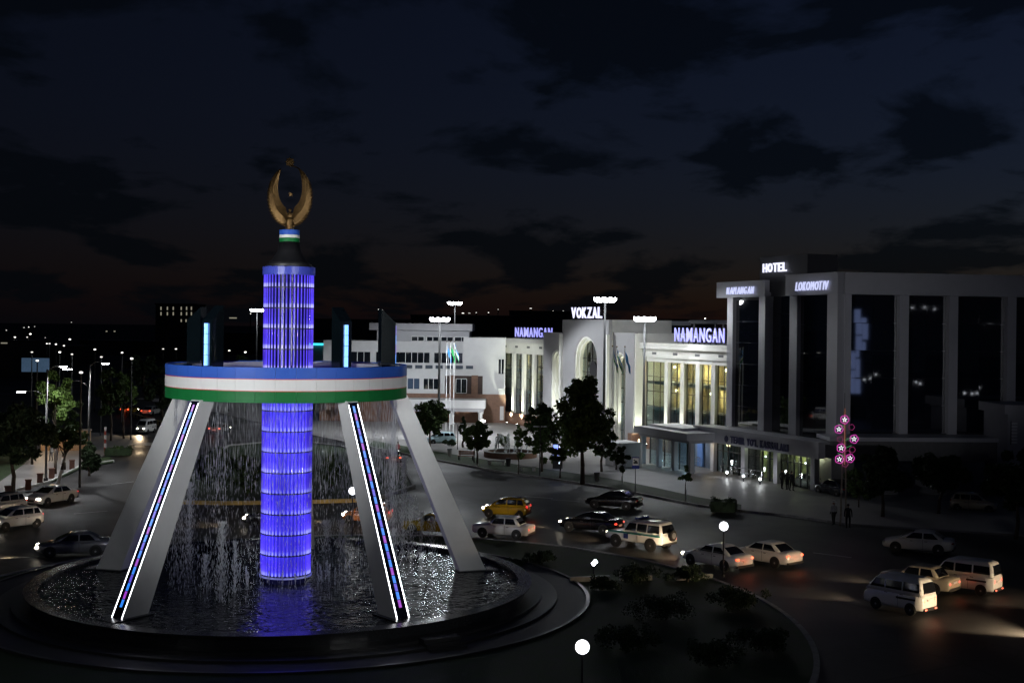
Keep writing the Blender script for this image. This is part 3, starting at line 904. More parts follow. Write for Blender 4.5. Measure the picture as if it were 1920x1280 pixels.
def arch_ring(name, ax0, ax1, zs, wd, ya, yb, m_, parent, n=18, z0=0.0):
    b_ = MB(); r = (ax1 - ax0) / 2; cx = (ax0 + ax1) / 2
    def op(rr):
        return [(cx - rr, z0)] + [(cx - rr * math.cos(math.pi * i / n), zs + rr * math.sin(math.pi * i / n)) for i in range(n + 1)] + [(cx + rr, z0)]
    A_, B_ = op(r), op(r - wd)
    for i in range(len(A_) - 1):
        a0, a1, b0, b1 = A_[i], A_[i + 1], B_[i], B_[i + 1]
        b_.add([(a0[0], ya, a0[1]), (b0[0], ya, b0[1]), (b1[0], ya, b1[1]), (a1[0], ya, a1[1])], [(0, 1, 2, 3)])
        b_.add([(b0[0], ya, b0[1]), (b0[0], yb, b0[1]), (b1[0], yb, b1[1]), (b1[0], ya, b1[1])], [(0, 1, 2, 3)])
    return b_.build(name, m_, parent)
OFF = 1.3                                            # portal stands this far in front of the wings
xa = sx(1018, off=OFF); xb = sx(1061, off=OFF); xc = sx(1140, off=OFF + 0.6); xd = sx(1188, off=OFF)
xb2 = sx(1060, off=OFF + 0.6)
bays = [('side', xa, xb - 0.02, 13.45, -OFF), ('mid', xb, xc, 15.15, -OFF - 0.6), ('side', xc + 0.02, xd, 13.6, -OFF)]
def bay(kind, x0, x1, zt, y, ax0, ax1, zs):
    arch_wall('arch_wall', x0, x1, zt, ax0, ax1, zs, y, y + 0.5, M_port, sta)
    ar = arch_ring('arch_lining', ax0 - 0.0, ax1 + 0.0, zs, 0.25, y + 0.12, y + 1.05, M_cream, sta)
    arch_ring('arch_lining', ax0 + 0.28, ax1 - 0.28, zs, 0.22, y + 0.5, y + 1.05, M_cream, sta)
    # glass with mullions in the arch
    a_, b_ = ax0 + 0.5, ax1 - 0.5
    r = (b_ - a_) / 2; cx = (a_ + b_) / 2; yg = y + 0.95
    pts = [(a_, 0.0), (b_, 0.0)] + [(cx + r * math.cos(math.pi * i / 18), zs + r * math.sin(math.pi * i / 18)) for i in range(19)]
    MB().prism_y(pts, yg - 0.015, yg + 0.015).build('pane', M_sglass, sta)
    mb = MB()
    nv = 4 if kind == 'mid' else 2
    for i in range(1, nv):
        xm = a_ + (b_ - a_) * i / nv
        ztop = zs + math.sqrt(max(0, r * r - (xm - cx) ** 2))
        mb.box(xm - 0.04, xm + 0.04, yg - 0.06, yg + 0.06, 0.0, ztop)
    zz = 1.7
    while zz < zs + 0.5 * r:
        hw = r if zz < zs else math.sqrt(max(0.01, r * r - (zz - zs) ** 2))
        mb.box(cx - hw, cx + hw, yg - 0.055, yg + 0.055, zz - 0.04, zz + 0.04); zz += 1.7
    mb.build('mullions', M_mull, sta)
    # hall behind
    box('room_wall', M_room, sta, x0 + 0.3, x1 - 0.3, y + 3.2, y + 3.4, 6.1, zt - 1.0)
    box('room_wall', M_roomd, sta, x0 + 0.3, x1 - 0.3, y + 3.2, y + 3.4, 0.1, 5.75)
    box('floor_slab', M_slab, sta, x0 + 0.3, x1 - 0.3, y + 1.1, y + 3.2, 5.76, 6.09)
    lamp('room_light', 'POINT', ((x0 + x1) / 2 + 0.6, y + 2.1, zs - 0.6), 170 if kind == 'mid' else 60, (1.0, 0.74, 0.38), sta, 0.3)
    MB().ball(((x0 + x1) / 2 + 1.2, y + 2.0, zs - 0.4), 0.2, 10, 6).build('ceiling_lamp', emis('warm_lamp', (1.0, 0.72, 0.36), 14), sta)
    box('roof', M_grey, sta, x0 + 0.31, x1 - 0.31, y + 0.51, 10, zt - 0.6, zt - 0.05)
    box('side_wall', M_port, sta, x0, x0 + 0.3, y + 0.501, 7, 0, zt - 0.01)
    box('side_wall', M_cream, sta, x1 - 0.3, x1, y + 0.501, 7, 0, zt - 0.01)
def apx(px, off): return sx(px, off=off)
bay(*bays[0], apx(1033, OFF), apx(1054, OFF), 9.4)
bay(*bays[1], apx(1077, OFF + .6), apx(1119, OFF + .6), 9.9)
bay(*bays[2], apx(1149, OFF), apx(1173, OFF), 9.6)
# thin vertical fins either side of the middle bay, and the lit return of the portal on the right
box('fin', M_cream, sta, xb - 0.3, xb + 0.28, -OFF - 0.95, -OFF - 0.61, 0, 13.3)
box('fin', M_cream, sta, xc - 0.28, xc + 0.3, -OFF - 0.95, -OFF - 0.61, 0, 13.3)
xe = sx(1206, off=OFF)
box('end_pier', M_cream, sta, xd + 0.005, xd + 0.25, -OFF + 0.1, 0.2, 1.7, 13.5)
box('pier_plinth', M_brown, sta, xd - 0.4, xd + 0.5, -OFF - 0.5, 0.2, 0.0, 1.7)
box('plinth', M_brown, sta, xa - 0.2, apx(1030, OFF) , -OFF - 0.3, 0.0, 0.0, 1.5)
# clock face hung in the middle arch
xm_ = (apx(1077, OFF + .6) + apx(1119, OFF + .6)) / 2
ck = MB().lathe([(0.95, 0), (0.95, 0.16)], 28).build('clock', M_dark, sta, (xm_ + 0.6, -OFF - 0.6 + 0.9, 8.9))
ck.rotation_euler = (R(90), 0, 0)

# roof signs ------------------------------------------------------------
M_sign = emis('sign_led', (0.72, 0.72, 1.0), 1.5)
M_signb = emis('sign_led_blue', (0.34, 0.34, 0.95), 1.15)
def roof_sign(name, text, label, x0, x1, z0, z1, y, m_, **kw):
    r = empty(name, sta.matrix_basis @ Vector((x0, y, z0)), S_RZ)
    tag(r, label, 'sign')
    lettering(r, text, 0, x1 - x0, 0, z1 - z0, 0, m_, **kw)
    fb = MB()
    for i in range(9):
        xx = (x1 - x0) * (i + 0.5) / 9
        fb.tube((xx, 0.1, -0.5), (xx, 0.1, (z1 - z0) * 0.8), 0.03, n=5)
        fb.tube((xx, 0.1, (z1 - z0) * 0.7), (xx, 0.9, -0.5), 0.025, n=5)
    for zz in (0.15, (z1 - z0) * 0.75):
        fb.box(0, x1 - x0, 0.08, 0.13, zz - 0.03, zz + 0.03)
    fb.build('sign_frame', M_dark, r)
    return r
bpy.context.view_layer.update()
roof_sign('roof_sign', 'VOKZAL', 'glowing white VOKZAL letters on top of the middle portal', apx(1070, OFF), apx(1127, OFF), 15.35, 16.75, -OFF, M_sign, offset=0.02, gap=0.2)
roof_sign('roof_sign', 'NAMANGAN', 'glowing NAMANGAN letters on the far wing, left of the VOKZAL portal', apx(965, .3), apx(1034, .3), 12.7, 14.05, -0.3, M_signb, offset=0.005, gap=0.28)
roof_sign('roof_sign', 'NAMANGAN', 'glowing blue outlined NAMANGAN letters on the station wing next to the hotel', apx(1264, .3), apx(1357, .3), 12.7, 14.25, -0.3, M_signb, offset=0.005, gap=0.26)
# dark structures on the roof behind the right sign
rt_ = empty('roof_plant', sta.matrix_basis @ Vector((sx(1300), 3.0, ZW)), S_RZ)
tag(rt_, 'dark flat roof shelter behind the NAMANGAN letters next to the hotel', 'roof shelter')
box('canopy', M_dark, rt_, -6, 4.5, 0, 5, 2.3, 2.7)
for x_, y_ in ((-5.5, 0.5), (-1, 0.5), (4, 0.5), (4, 4.5), (-5.5, 4.5)):
    box('post', M_dark, rt_, x_ - 0.12, x_ + 0.12, y_ - 0.12, y_ + 0.12, 0, 2.3)
box('stair_head', M_cream, rt_, 5.2, 7.6, 0.2, 3, 0, 2.4)

# uplights along the front -----------------------------------------------
def uplight(x, y, z, power, label, tilt=-0.35, aimz=9, col=(0.93, 1.0, 0.78), size=70):
    w0 = sta.matrix_basis @ Vector((x, y, z))
    u = empty('uplight', w0, S_RZ)
    tag(u, label, 'uplight', 'uplights along the station front')
    MB().lathe([(0.1, 0), (0.16, 0.1), (0.16, 0.22), (0.13, 0.22), (0.13, 0.2)], 12).build('housing', M_dark, u)
    MB().lathe([(0.125, 0.205), (0.125, 0.215)], 12).build('lens', emis('uplight_lens', (1.0, 0.97, 0.85), 40), u)
    lamp('uplight_beam', 'SPOT', (0, 0, 0.28), power, col, u, 0.08, aim=(0, -tilt * 4, aimz), size=size, blend=0.6)
ULN = 'white uplight at the foot of the %s'
for i, p in enumerate(pl):
    uplight(p, -1.15, 0.0, 4600, ULN % (['first', 'second', 'third'][i] + ' pilaster of the far station wing'))
for i, p in enumerate(pr):
    uplight(p, -1.0, 0.6, 2300, ULN % (['first', 'second', 'third', 'fourth'][i] + ' pilaster of the near station wing'))
for nm, x_, y_, pw in (('left arch', (apx(1033, OFF) + apx(1054, OFF)) / 2, -OFF + 0.4, 2400), ('middle arch', xm_, -OFF - 0.1, 3800), ('right arch', (apx(1149, OFF) + apx(1173, OFF)) / 2, -OFF + 0.4, 2600)):
    uplight(x_, y_, 0.05, pw, ULN % (nm + ' of the station portal'), tilt=-0.05, size=60)
uplight(xd + 1.3, -OFF - 0.2, 0.4, 1500, ULN % 'lit end pier right of the arches', tilt=-0.0, size=90)
uplight(xd + 2.6, -1.0, 0.4, 600, ULN % 'portal return wall beside the near wing', tilt=-0.15)
uplight(xb - 0.0, -OFF - 1.7, 0.1, 700, ULN % 'fin between the left and middle arch', tilt=-0.15, size=40)
uplight(xc + 0.0, -OFF - 1.7, 0.1, 700, ULN % 'fin between the middle and right arch', tilt=-0.15, size=40)

# entrance pavilion in front of the near wing ------------------------------
pv0 = G(1206, 871)
pav = empty('entrance_pavilion', (pv0.x, pv0.y, 0.13), S_RZ)
tag(pav, 'flat roofed glass entrance pavilion with white canopy in front of the station wing', 'pavilion')
PLg = 9.6
box('canopy', M_grey, pav, -0.4, PLg + 0.5, -0.9, 4.6, 3.25, 3.95)
box('canopy_soffit', mat('soffit_grey', (0.3, 0.3, 0.32), 0.6, var=0.05), pav, -0.1, PLg + 0.2, -0.5, 4.3, 2.95, 3.24)
box('roof_upstand', M_white, pav, 0.4, PLg - 2.6, 0.4, 3.8, 3.96, 4.2)
for x_ in (0.1, PLg * 0.36, PLg * 0.68, PLg):
    box('column', M_grey, pav, x_ - 0.22, x_ + 0.22, -0.3, 0.14, 0, 2.95)
for k in range(6):
    x0_ = 0.35 + (PLg - 0.7) * k / 6
    box('pane', M_sglass, pav, x0_ + 0.04, x0_ + (PLg - 0.7) / 6 - 0.04, 0.6, 0.63, 0.05, 2.94)
    box('mullion', M_mull, pav, x0_ - 0.03, x0_ + 0.03, 0.55, 0.68, 0.05, 2.94)
box('rear_wall', M_roomd, pav, 0, PLg, 4.2, 4.4, 0, 2.94)
box('wall_panel', mat('blue_panel_inside', (0.1, 0.2, 0.45), 0.6, var=0.1), pav, 4.3, 5.3, 3.9, 4.1, 0.1, 2.7)
lamp('room_light', 'POINT', (4.5, 2.4, 2.6), 60, (0.8, 0.9, 1.0), pav, 0.2)
lamp('room_light', 'POINT', (8.8, 2.4, 2.6), 30, (1, 0.8, 0.45), pav, 0.2)
MB().box(-0.5, -0.42, -0.35, -0.25, 1.9, 2.5).build('wall_lamp', emis('warm_wall_lamp', (1, 0.8, 0.45), 8), pav)
# warm lit doorway between the pavilion and the hotel
dw = empty('doorway', sta.matrix_basis @ Vector((sx(1333) - 0.8, -1.6, 0)), S_RZ)
tag(dw, 'warm lit doorway niche between the glass pavilion and the hotel', 'doorway')
box('back_wall', mat('niche_wall', (0.8, 0.62, 0.38), 0.8, var=0.1), dw, -1.6, 1.6, 1.9, 2.1, 0, 3.1)
box('jamb', M_cream, dw, -1.8, -1.6, 0, 2.0, 0, 3.1); box('jamb', M_cream, dw, 1.6, 1.8, 0, 2.0, 0, 3.1)
box('lintel', M_cream, dw, -1.8, 1.8, 0, 2.0, 3.1, 3.5)
lamp('niche_light', 'POINT', (0.3, 0.9, 2.6), 150, (1.0, 0.78, 0.42), dw, 0.15)
MB().box(-0.1, 0.7, 1.75, 1.88, 2.55, 2.75).build('tube_lamp', emis('warm_lamp', (1.0, 0.72, 0.36), 14), dw)

# ================================================================== white annex to the left of the station
AY = 190.0
def AP(px, py): return PT(px, py, AY)
an0 = AP(945, 790)
def ax(px): return AP(px, 720).x - an0.x
def az(py, px=850): return AP(px, py).z - 0.13
ann = empty('station_annex', (an0.x, AY, 0.13))
tag(ann, 'white three storey station annex with terrace and brown stone base', 'building')
XL = ax(600)
ZP = az(738)
box('wall', M_white, ann, ax(868), ax(947), 0, 16, ZP, az(632))
box('wall', M_white, ann, XL, ax(868) - 0.02, 0.02, 3.0, ZP, az(692))
box('wall', M_white, ann, XL, ax(868) - 0.02, 3.0, 16, ZP, az(641))
box('roof_slab', M_grey, ann, ax(766) - 6, ax(884), 1.0, 15, az(620), az(607))
box('attic', M_grey, ann, ax(766) - 5, ax(878), 2.6, 14, az(641) + 0.01, az(621))
box('base', M_brown, ann, XL, ax(948), -0.3, 15.9, 0, ZP - 0.01)
bb = MB()
def window(px0, px1, py0, py1, y, n=2, parent=ann, m_=None, curtain=False):
    x0, x1, z0, z1 = ax(px0), ax(px1), az(py1), az(py0)
    fb = MB()
    fb.box(x0, x1, y - 0.05, y + 0.02, z0, z0 + 0.1).box(x0, x1, y - 0.05, y + 0.02, z1 - 0.1, z1)
    for i in range(n + 1):
        xm = x0 + (x1 - x0) * i / n
        fb.box(xm - 0.05, xm + 0.05, y - 0.055, y + 0.02, z0 + 0.1, z1 - 0.1)
    wn = fb.build('window', M_frame, parent)
    for i in range(n):
        xa_ = x0 + (x1 - x0) * i / n + 0.05; xb_ = x0 + (x1 - x0) * (i + 1) / n - 0.05
        box('pane', m_ or M_winglass, wn, xa_, xb_, y - 0.02, y - 0.005, z0 + 0.1, z1 - 0.1)
    return wn
M_lit = mat('pane_dim_lit', (0.02, 0.03, 0.05), 0.1, var=0, emit=(0.25, 0.4, 0.65), estr=0.12)
window(745, 803, 661, 683, 2.98, 5); window(811, 866, 661, 683, 2.98, 4)
window(764, 787, 709, 731, 0.0, 2, m_=M_lit); window(794, 822, 709, 731, 0.0, 3)
window(700, 745, 661, 683, 2.98, 4); window(640, 690, 661, 683, 2.98, 4); window(700, 740, 709, 731, 0.0, 3)
window(768, 792, 631, 641, 2.58, 2); window(797, 820, 631, 641, 2.58, 2); window(824, 847, 631, 641, 2.58, 2); window(850, 876, 631, 641, 2.58, 2)
window(934, 945, 671, 701, -0.02, 2)
# recessed brown bay on the first floor
box('recess_panel', mat('recess_dark', (0.05, 0.03, 0.025), 0.7, var=0.1), ann, ax(834), ax(905), -0.03, 0.015, az(738), az(704))
for a_, b_ in ((843, 853), (884, 896)):
    box('brown_pier', M_brown, ann, ax(a_), ax(b_), -0.15, -0.035, az(738), az(703))
window(855, 875, 709, 737, -0.04, 2)
# terrace balustrade: posts and rail
bal = box('balustrade_rail', M_white, ann, XL, ax(905), -0.12, 0.0, az(684), az(682))
for i in range(14):
    px = 640 + i * 19
    box('balustrade_post', M_white, bal, ax(px), ax(px) + 0.4, -0.16, 0.06, az(692), az(681))
    if i < 13:
        box('balustrade_panel', mat('smoked_glass', (0.1, 0.12, 0.15), 0.1, var=0), bal, ax(px) + 0.42, ax(px + 19) - 0.02, -0.08, -0.04, az(691), az(685))
box('door', M_white, ann, ax(938), ax(945), -0.34, -0.31, az(786), az(760))
ac = MB().box(-0.45, 0.45, -0.35, 0, -0.4, 0.4).build('air_conditioner', M_grey, ann, (ax(941), -0.32, az(733)))
# entrance canopy with columns
cz1, cz0 = az(746), az(761)
box('canopy', M_white, ann, ax(760), ax(912), -5.0, -0.3, cz0, cz1)
box('canopy_band', M_grey, ann, ax(760) + 0.2, ax(912) - 0.25, -4.8, -0.3, cz0 - 0.5, cz0 - 0.02)
for px in (775, 812, 850, 903):
    MB().lathe([(0.42, 0), (0.42, 0.25), (0.32, 0.3), (0.3, cz0 - 0.85), (0.42, cz0 - 0.8), (0.42, cz0 - 0.52)], 16).build('column', M_white, ann, (ax(px), -4.3, 0), smooth=False)
for px in (859, 877):
    box('wall_lamp', emis('annex_lamp', (1.0, 0.95, 0.8), 10), ann, ax(px) - 0.18, ax(px) + 0.18, -0.46, -0.32, 1.7, 3.0)
    lamp('wall_lamp_light', 'POINT', (ax(px), -0.9, 2.4), 70, (1, 0.95, 0.85), ann, 0.15)
# long low neighbour with the cyan light line on its roof edge
ln_ = empty('long_hall', (PT(660, 700, 205).x, 205, 0.0))
tag(ln_, 'long low hall with a cyan light line along its roof edge', 'building')
lx0 = PT(560, 700, 205).x - ln_.location.x; lx1 = PT(775, 700, 205).x - ln_.location.x; lz = PT(660, 644, 205).z
box('wall', mat('hall_grey', (0.3, 0.31, 0.34), 0.7, var=0.08), ln_, lx0, lx1, 0, 20, 0, lz)
box('cyan_line', emis('cyan_led', (0.05, 0.75, 0.9), 1.7), ln_, lx0, lx1, -0.25, -0.02, lz - 0.3, lz)
box('roof', M_dark, ln_, lx0 - 0.2, lx1, -0.2, 20.2, lz + 0.01, lz + 0.25)
# ================================================================== hotel
HC1 = PT(1352, 560, 134.5); HC2 = PT(1575, 560, 115.5); HC3 = PT(1985, 560, 118.5)
for v in (HC1, HC2, HC3): v.z = 0
ZH, ZF = 19.15, 17.4
hot = empty('hotel', (0, 0, 0.13))
tag(hot, 'dark glass hotel with light pillars and a flat white parapet', 'building')
M_hglass = mat('hotel_mirror_glass', (0.006, 0.008, 0.016), 0.03, var=0, spec=0.5, ior=2.6)
M_hclad = mat('hotel_cladding', (0.42, 0.42, 0.46), 0.45, metal=0.15, var=0.06, scale=0.5)
M_hdark = mat('hotel_dark', (0.03, 0.03, 0.035), 0.5, var=0.1)
class Fr:
    """local frame of a facade: x along it, y inwards"""
    def __init__(s, a, b):
        s.a = Vector(a); d = Vector(b) - s.a; s.L = d.length; s.d = d.normalized(); s.n = Vector((-s.d.y, s.d.x, 0)); s.rz = math.atan2(s.d.y, s.d.x)
    def px(s, px, py=700, off=0):
        o = s.a - s.n * off
        a, _ = ray(px, py)
        return (a * o.y - o.x) / (s.d.x - a * s.d.y)
    def box(s, name, m, x0, x1, y0, y1, z0, z1, parent=None):
        return MB().box(x0, x1, y0, y1, z0, z1).build(name, m, parent or hot, s.a, s.rz)
    def pane(s, m, x0, x1, y, z0, z1, jit=0.004):
        c = s.a + s.d * ((x0 + x1) / 2) + s.n * y
        o = MB().box(-(x1 - x0) / 2, (x1 - x0) / 2, -0.015, 0.015, -(z1 - z0) / 2, (z1 - z0) / 2).build('pane', m, hot, (c.x, c.y, (z0 + z1) / 2))
        o.rotation_euler = (random.gauss(0, jit * 0.6), 0, s.rz + random.gauss(0, jit * 0.6))
        return o
FL = Fr(HC1, HC2); FR_ = Fr(HC2, HC3)
# inner mass so that nothing is hollow
HS = HC1 + FL.d * (FL.px(1368) + 0.1)
nb = [HS + FL.n * 1.25, HC2 + FL.n * 1.2 + FL.d * -0.4, HC2 + FL.n * 1.0 + FR_.n * 1.2 + FR_.d * 0.6, HC3 + FR_.n * 1.2, HC3 + FR_.n * 25, HS + FL.n * 26]
MB().prism(ccw([(p.x, p.y) for p in nb]), 0, ZF).build('core', M_hdark, hot)
nr = [HC1 + FL.n * 0.1, HC2 + (FL.n + FR_.n) * 0.2, HC3 + FR_.n * 0.2, HC3 + FR_.n * 25.2, HC1 + FL.n * 26.2]
MB().prism(ccw([(p.x, p.y) for p in nr]), ZF + 0.02, ZH - 0.3).build('roof', M_hdark, hot)
# left facade: two wings with a recess between
xs_ = [FL.px(p) for p in (1373, 1433, 1492, 1574)]
xr0, xr1 = FL.px(1441), FL.px(1481)
ZQ = 4.25
FL.box('parapet', M_hclad, 0, xr0, -0.55, 0.0, ZF, ZH - 0.15)
FL.box('parapet_soffit', M_hclad, 0, xr0, 0.01, 2.0, ZF + 0.05, ZF + 0.4)
FL.box('parapet', M_hclad, xr1, FL.L + 0.5, -0.6, 0.0, ZF, ZH + 0.1)
FL.box('parapet_return', M_hclad, xr1, xr1 + 0.3, 0.01, 2.4, ZF, ZH + 0.05)
for k, (x_, w_) in enumerate(((xs_[0], 0.55), (xs_[1], 0.55), (xs_[2], 0.62))):
    FL.box('pillar', M_hclad, x_ - w_, x_ + w_, -0.35, 0.6, ZQ, ZF - 0.01)
FL.box('pillar', M_hclad, FL.L - 1.2, FL.L + 0.35, -0.5, 1.0, ZQ - 0.2, ZF - 0.01)
def bay_glass(fr, x0, x1, y, z0, z1, nc, nr_):
    for c in range(nc):
        for r in range(nr_):
            xa_ = x0 + (x1 - x0) * c / nc; xb_ = x0 + (x1 - x0) * (c + 1) / nc
            za_ = z0 + (z1 - z0) * r / nr_; zb2 = z0 + (z1 - z0) * (r + 1) / nr_
            fr.pane(M_hglass, xa_ + 0.015, xb_ - 0.015, y, za_ + 0.015, zb2 - 0.015)
bay_glass(FL, xs_[0] + 0.56, xs_[1] - 0.56, 0.05, ZQ, ZF - 0.3, 2, 6)
bay_glass(FL, xs_[1] + 0.6, xs_[2] - 0.66, 0.6, ZQ, ZF + 0.6, 2, 6)
bay_glass(FL, xs_[2] + 0.66, FL.L - 1.25, 0.05, ZQ - 0.2, ZF - 0.05, 2, 5)
# right facade
xq = [FR_.px(p) for p in (1691, 1783, 1892)]
ZQ2 = 5.0
FR_.box('parapet', M_hclad, 0.2, FR_.L, -0.6, 0.0, ZF + 0.004, ZH + 0.094)
FR_.box('parapet_cap', M_grey, 0.2, FR_.L, -0.7, 0.3, ZH + 0.105, ZH + 0.219)
FL.box('parapet_cap', M_grey, xr1, FL.L + 0.5, -0.7, 0.3, ZH + 0.115, ZH + 0.225)
for x_ in xq:
    FR_.box('pillar', M_hclad, x_ - 0.42, x_ + 0.42, -0.4, 1.0, ZQ2 - 0.1, ZF - 0.01)
FR_.box('pillar', M_hclad, 0.36, 0.9, -0.45, 1.0, ZQ2 - 0.6, ZF - 0.01)
prev = 0.95
for x_ in xq + [FR_.L]:
    bay_glass(FR_, prev + 0.02, x_ - 0.44, 0.2, ZQ2, ZF - 0.06, 2, 5)
    prev = x_ + 0.42
FR_.box('sill', M_hdark, 0.9, FR_.L, -0.1, 0.18, ZQ2 - 0.6, ZQ2 - 0.02)
# roof box that carries the HOTEL letters
hx0, hx1 = FL.px(1419), FL.px(1508)
hb = FL.box('roof_box', mat('hotel_sign_box', (0.05, 0.05, 0.06), 0.5, var=0.1), hx0, hx1, 0.2, 3.6, ZH - 0.28, ZH + 2.15)
# podium -------------------------------------------------------------------
PD1 = G(1322, 882); PD2 = G(1546, 926)
FP = Fr((PD1.x, PD1.y, 0), (PD2.x, PD2.y, 0))
ZPT, ZPB = 4.25, 3.0
FP.box('canopy_fascia', M_hclad, -0.5, FP.L + 0.4, -1.0, -0.3, ZPB, ZPT)
FP.box('canopy_edge', M_grey, -0.6, FP.L + 0.5, -1.1, 1.2, ZPT + 0.01, ZPT + 0.22)
FP.box('podium_roof', M_hdark, -0.4, FP.L + 3, -0.29, 4.0, ZPB + 0.1, ZPT)
cols = [FP.px(p, 860) for p in (1338, 1396, 1457, 1527)]
for x_ in cols:
    FP.box('column', M_hclad, x_ - 0.3, x_ + 0.3, -0.2, 0.35, 0, ZPB)
M_lglass = glass('lobby_glass', (0.8, 0.85, 0.8), 0.06)
for k in range(len(cols) - 1):
    a_, b_ = cols[k] + 0.32, cols[k + 1] - 0.32
    n = max(2, int((b_ - a_) / 0.95))
    for i in range(n):
        x0_ = a_ + (b_ - a_) * i / n; x1_ = a_ + (b_ - a_) * (i + 1) / n
        FP.pane(M_lglass, x0_ + 0.04, x1_ - 0.04, 0.25, 0.03, 2.1, 0.003)
        FP.pane(M_lglass, x0_ + 0.04, x1_ - 0.04, 0.25, 2.17, ZPB - 0.02, 0.003)
        FP.box('mullion', M_mull, x0_ - 0.035, x0_ + 0.035, 0.18, 0.32, 0.02, ZPB - 0.02)
    FP.box('transom', M_mull, a_, b_, 0.19, 0.31, 2.1, 2.17)
M_cur = mat('lobby_curtain', (0.5, 0.52, 0.24), 0.8, var=0.25, scale=2.5)
FP.box('lobby_wall', M_cur, cols[1] + 0.4, cols[3] + 1.5, 1.5, 1.7, 0.02, ZPB)
FP.box('lobby_wall', M_hdark, -0.3, cols[1] + 0.38, 1.5, 1.7, 0.02, ZPB)
for i in range(9):
    x_ = cols[1] + 0.8 + i * (cols[3] - cols[1]) / 9
    FP.box('lobby_pier', mat('lobby_pier', (0.2, 0.2, 0.16), 0.8, var=0.2), x_, x_ + 0.22, 1.2, 1.45, 0.02, ZPB)
for x_, pw in ((cols[1] + 1.6, 26), ((cols[2] + cols[3]) / 2 - 1.0, 30), ((cols[2] + cols[3]) / 2 + 2.0, 30)):
    c = FP.a + FP.d * x_ + FP.n * 0.8
    lamp('lobby_light', 'POINT', (c.x, c.y, 2.75), pw, (0.95, 1.0, 0.62), hot, 0.12)
for x_ in (cols[1] + 2.6, cols[1] + 4.0, (cols[2] + cols[3]) / 2, (cols[2] + cols[3]) / 2 + 0.7):
    c = FP.a + FP.d * x_ + FP.n * 0.6
    MB().ball((c.x, c.y, 2.2), 0.085, 8, 6).build('spot_lamp', emis('cool_spot', (0.8, 0.88, 1.0), 8), hot)
# right part of the podium, dark
FQ = Fr(PD2 + FP.d * 0.9, PD2 + FP.d * 0.9 + Vector((22, 1.2, 0)))
FQ.box('podium_wall', mat('podium_wall', (0.12, 0.12, 0.125), 0.6, var=0.15), 0, FQ.L, 0.0, 3.5, 0, 4.6)
FQ.box('podium_cornice', M_hclad, -0.3, FQ.L, -0.4, 3.6, 4.61, 4.95)
for i in range(6):
    FQ.box('window', M_winglass, 2.0 + i * 3.2, 4.2 + i * 3.2, -0.03, -0.005, 0.9, 2.9)
# small grey wing at the right edge of the picture
wg0 = PT(1886, 800, 110)
wng = empty('side_wing', (wg0.x, 110, 0.13))
tag(wng, 'low grey wing with a ledge in front of the right end of the hotel', 'building')
box('wall', M_grey, wng, 0.3, 9, 0.4, 6, 0, 7.2)
box('ledge', M_grey, wng, -0.1, 9.2, 0, 6.2, 7.21, 8.0)
box('louvre_panel', M_hdark, wng, 0.55, 0.62, 0.36, 0.395, 4.6, 6.6)
for i in range(7):
    box('louvre', M_white, wng, 0.62, 1.1, 0.3, 0.395, 4.7 + 0.27 * i, 4.86 + 0.27 * i)
# lettering on the hotel ------------------------------------------------------
M_hs = emis('hotel_sign_led', (0.78, 0.8, 1.0), 1.4)
M_hs2 = emis('hotel_sign_led_soft', (0.62, 0.66, 1.0), 0.95)
def fsign(name, fr, text, label, px0, px1, z0, z1, off, m_, **kw):
    x0, x1 = fr.px(px0, 560, off), fr.px(px1, 560, off)
    c = fr.a + fr.d * x0 - fr.n * off
    r = empty(name, (c.x, c.y, z0 + 0.13), fr.rz)
    tag(r, label, 'sign')
    lettering(r, text, 0, x1 - x0, 0, z1 - z0, 0, m_, **kw)
    return r
fsign('hotel_sign', FL, 'HOTEL', 'glowing white HOTEL letters on the dark roof box of the hotel', 1430, 1474, ZH + 0.62, ZH + 1.48, 0.0, M_hs, offset=0.02, gap=0.24)
fsign('hotel_sign', FL, 'NAMANGAN', 'glowing slanted NAMANGAN letters on the left parapet of the hotel', 1362, 1413, ZF + 0.3, ZF + 1.02, 0.72, M_hs2, offset=0.0, shear=0.25, gap=0.26)
fsign('hotel_sign', FL, 'LOKOMOTIV', 'glowing slanted LOKOMOTIV letters on the hotel parapet at the corner', 1491, 1553, ZF + 0.42, ZF + 1.22, 0.75, M_hs2, offset=0.0, shear=0.25, gap=0.26)
M_navy = mat('navy_letters', (0.02, 0.02, 0.07), 0.5, var=0.05)
ts = fsign('canopy_sign', FP, "TEMIR YO'L KASSALARI", 'dark navy TEMIR YO\'L KASSALARI letters on the hotel canopy fascia', 1373, 1481, ZPB + 0.22, ZPB + 0.9, 1.06, M_navy, offset=0.02, gap=0.2)
lg = star(0.34, 8, 0.04, 0.8).build('logo', M_navy, ts, (-0.75, 0, 0.34))
# handrails and low lamps on the steps in front of the pavilion and the podium
def rail(name, p0, p1, label, n=5):
    d = p1 - p0; r = empty(name, (p0.x, p0.y, 0.13), math.atan2(d.y, d.x)); L = d.length
    tag(r, label, 'handrail')
    M_ss = mat('stainless_rail', (0.6, 0.6, 0.62), 0.25, metal=0.9, var=0)
    MB().tube((0, 0, 1.0), (L, 0, 1.0), 0.035, n=8).build('rail', M_ss, r)
    MB().tube((0, 0, 0.6), (L, 0, 0.6), 0.02, n=6).build('rail', M_ss, r)
    for i in range(n):
        MB().tube((L * i / (n - 1), 0, 0), (L * i / (n - 1), 0, 1.0), 0.028, n=6).build('post', M_ss, r)
    return r
rail('handrail', G(1236, 872), G(1312, 878), 'steel handrail on the ramp in front of the glass pavilion')
rail('handrail', G(1352, 893), G(1428, 906), 'steel handrail on the ramp below the hotel canopy')
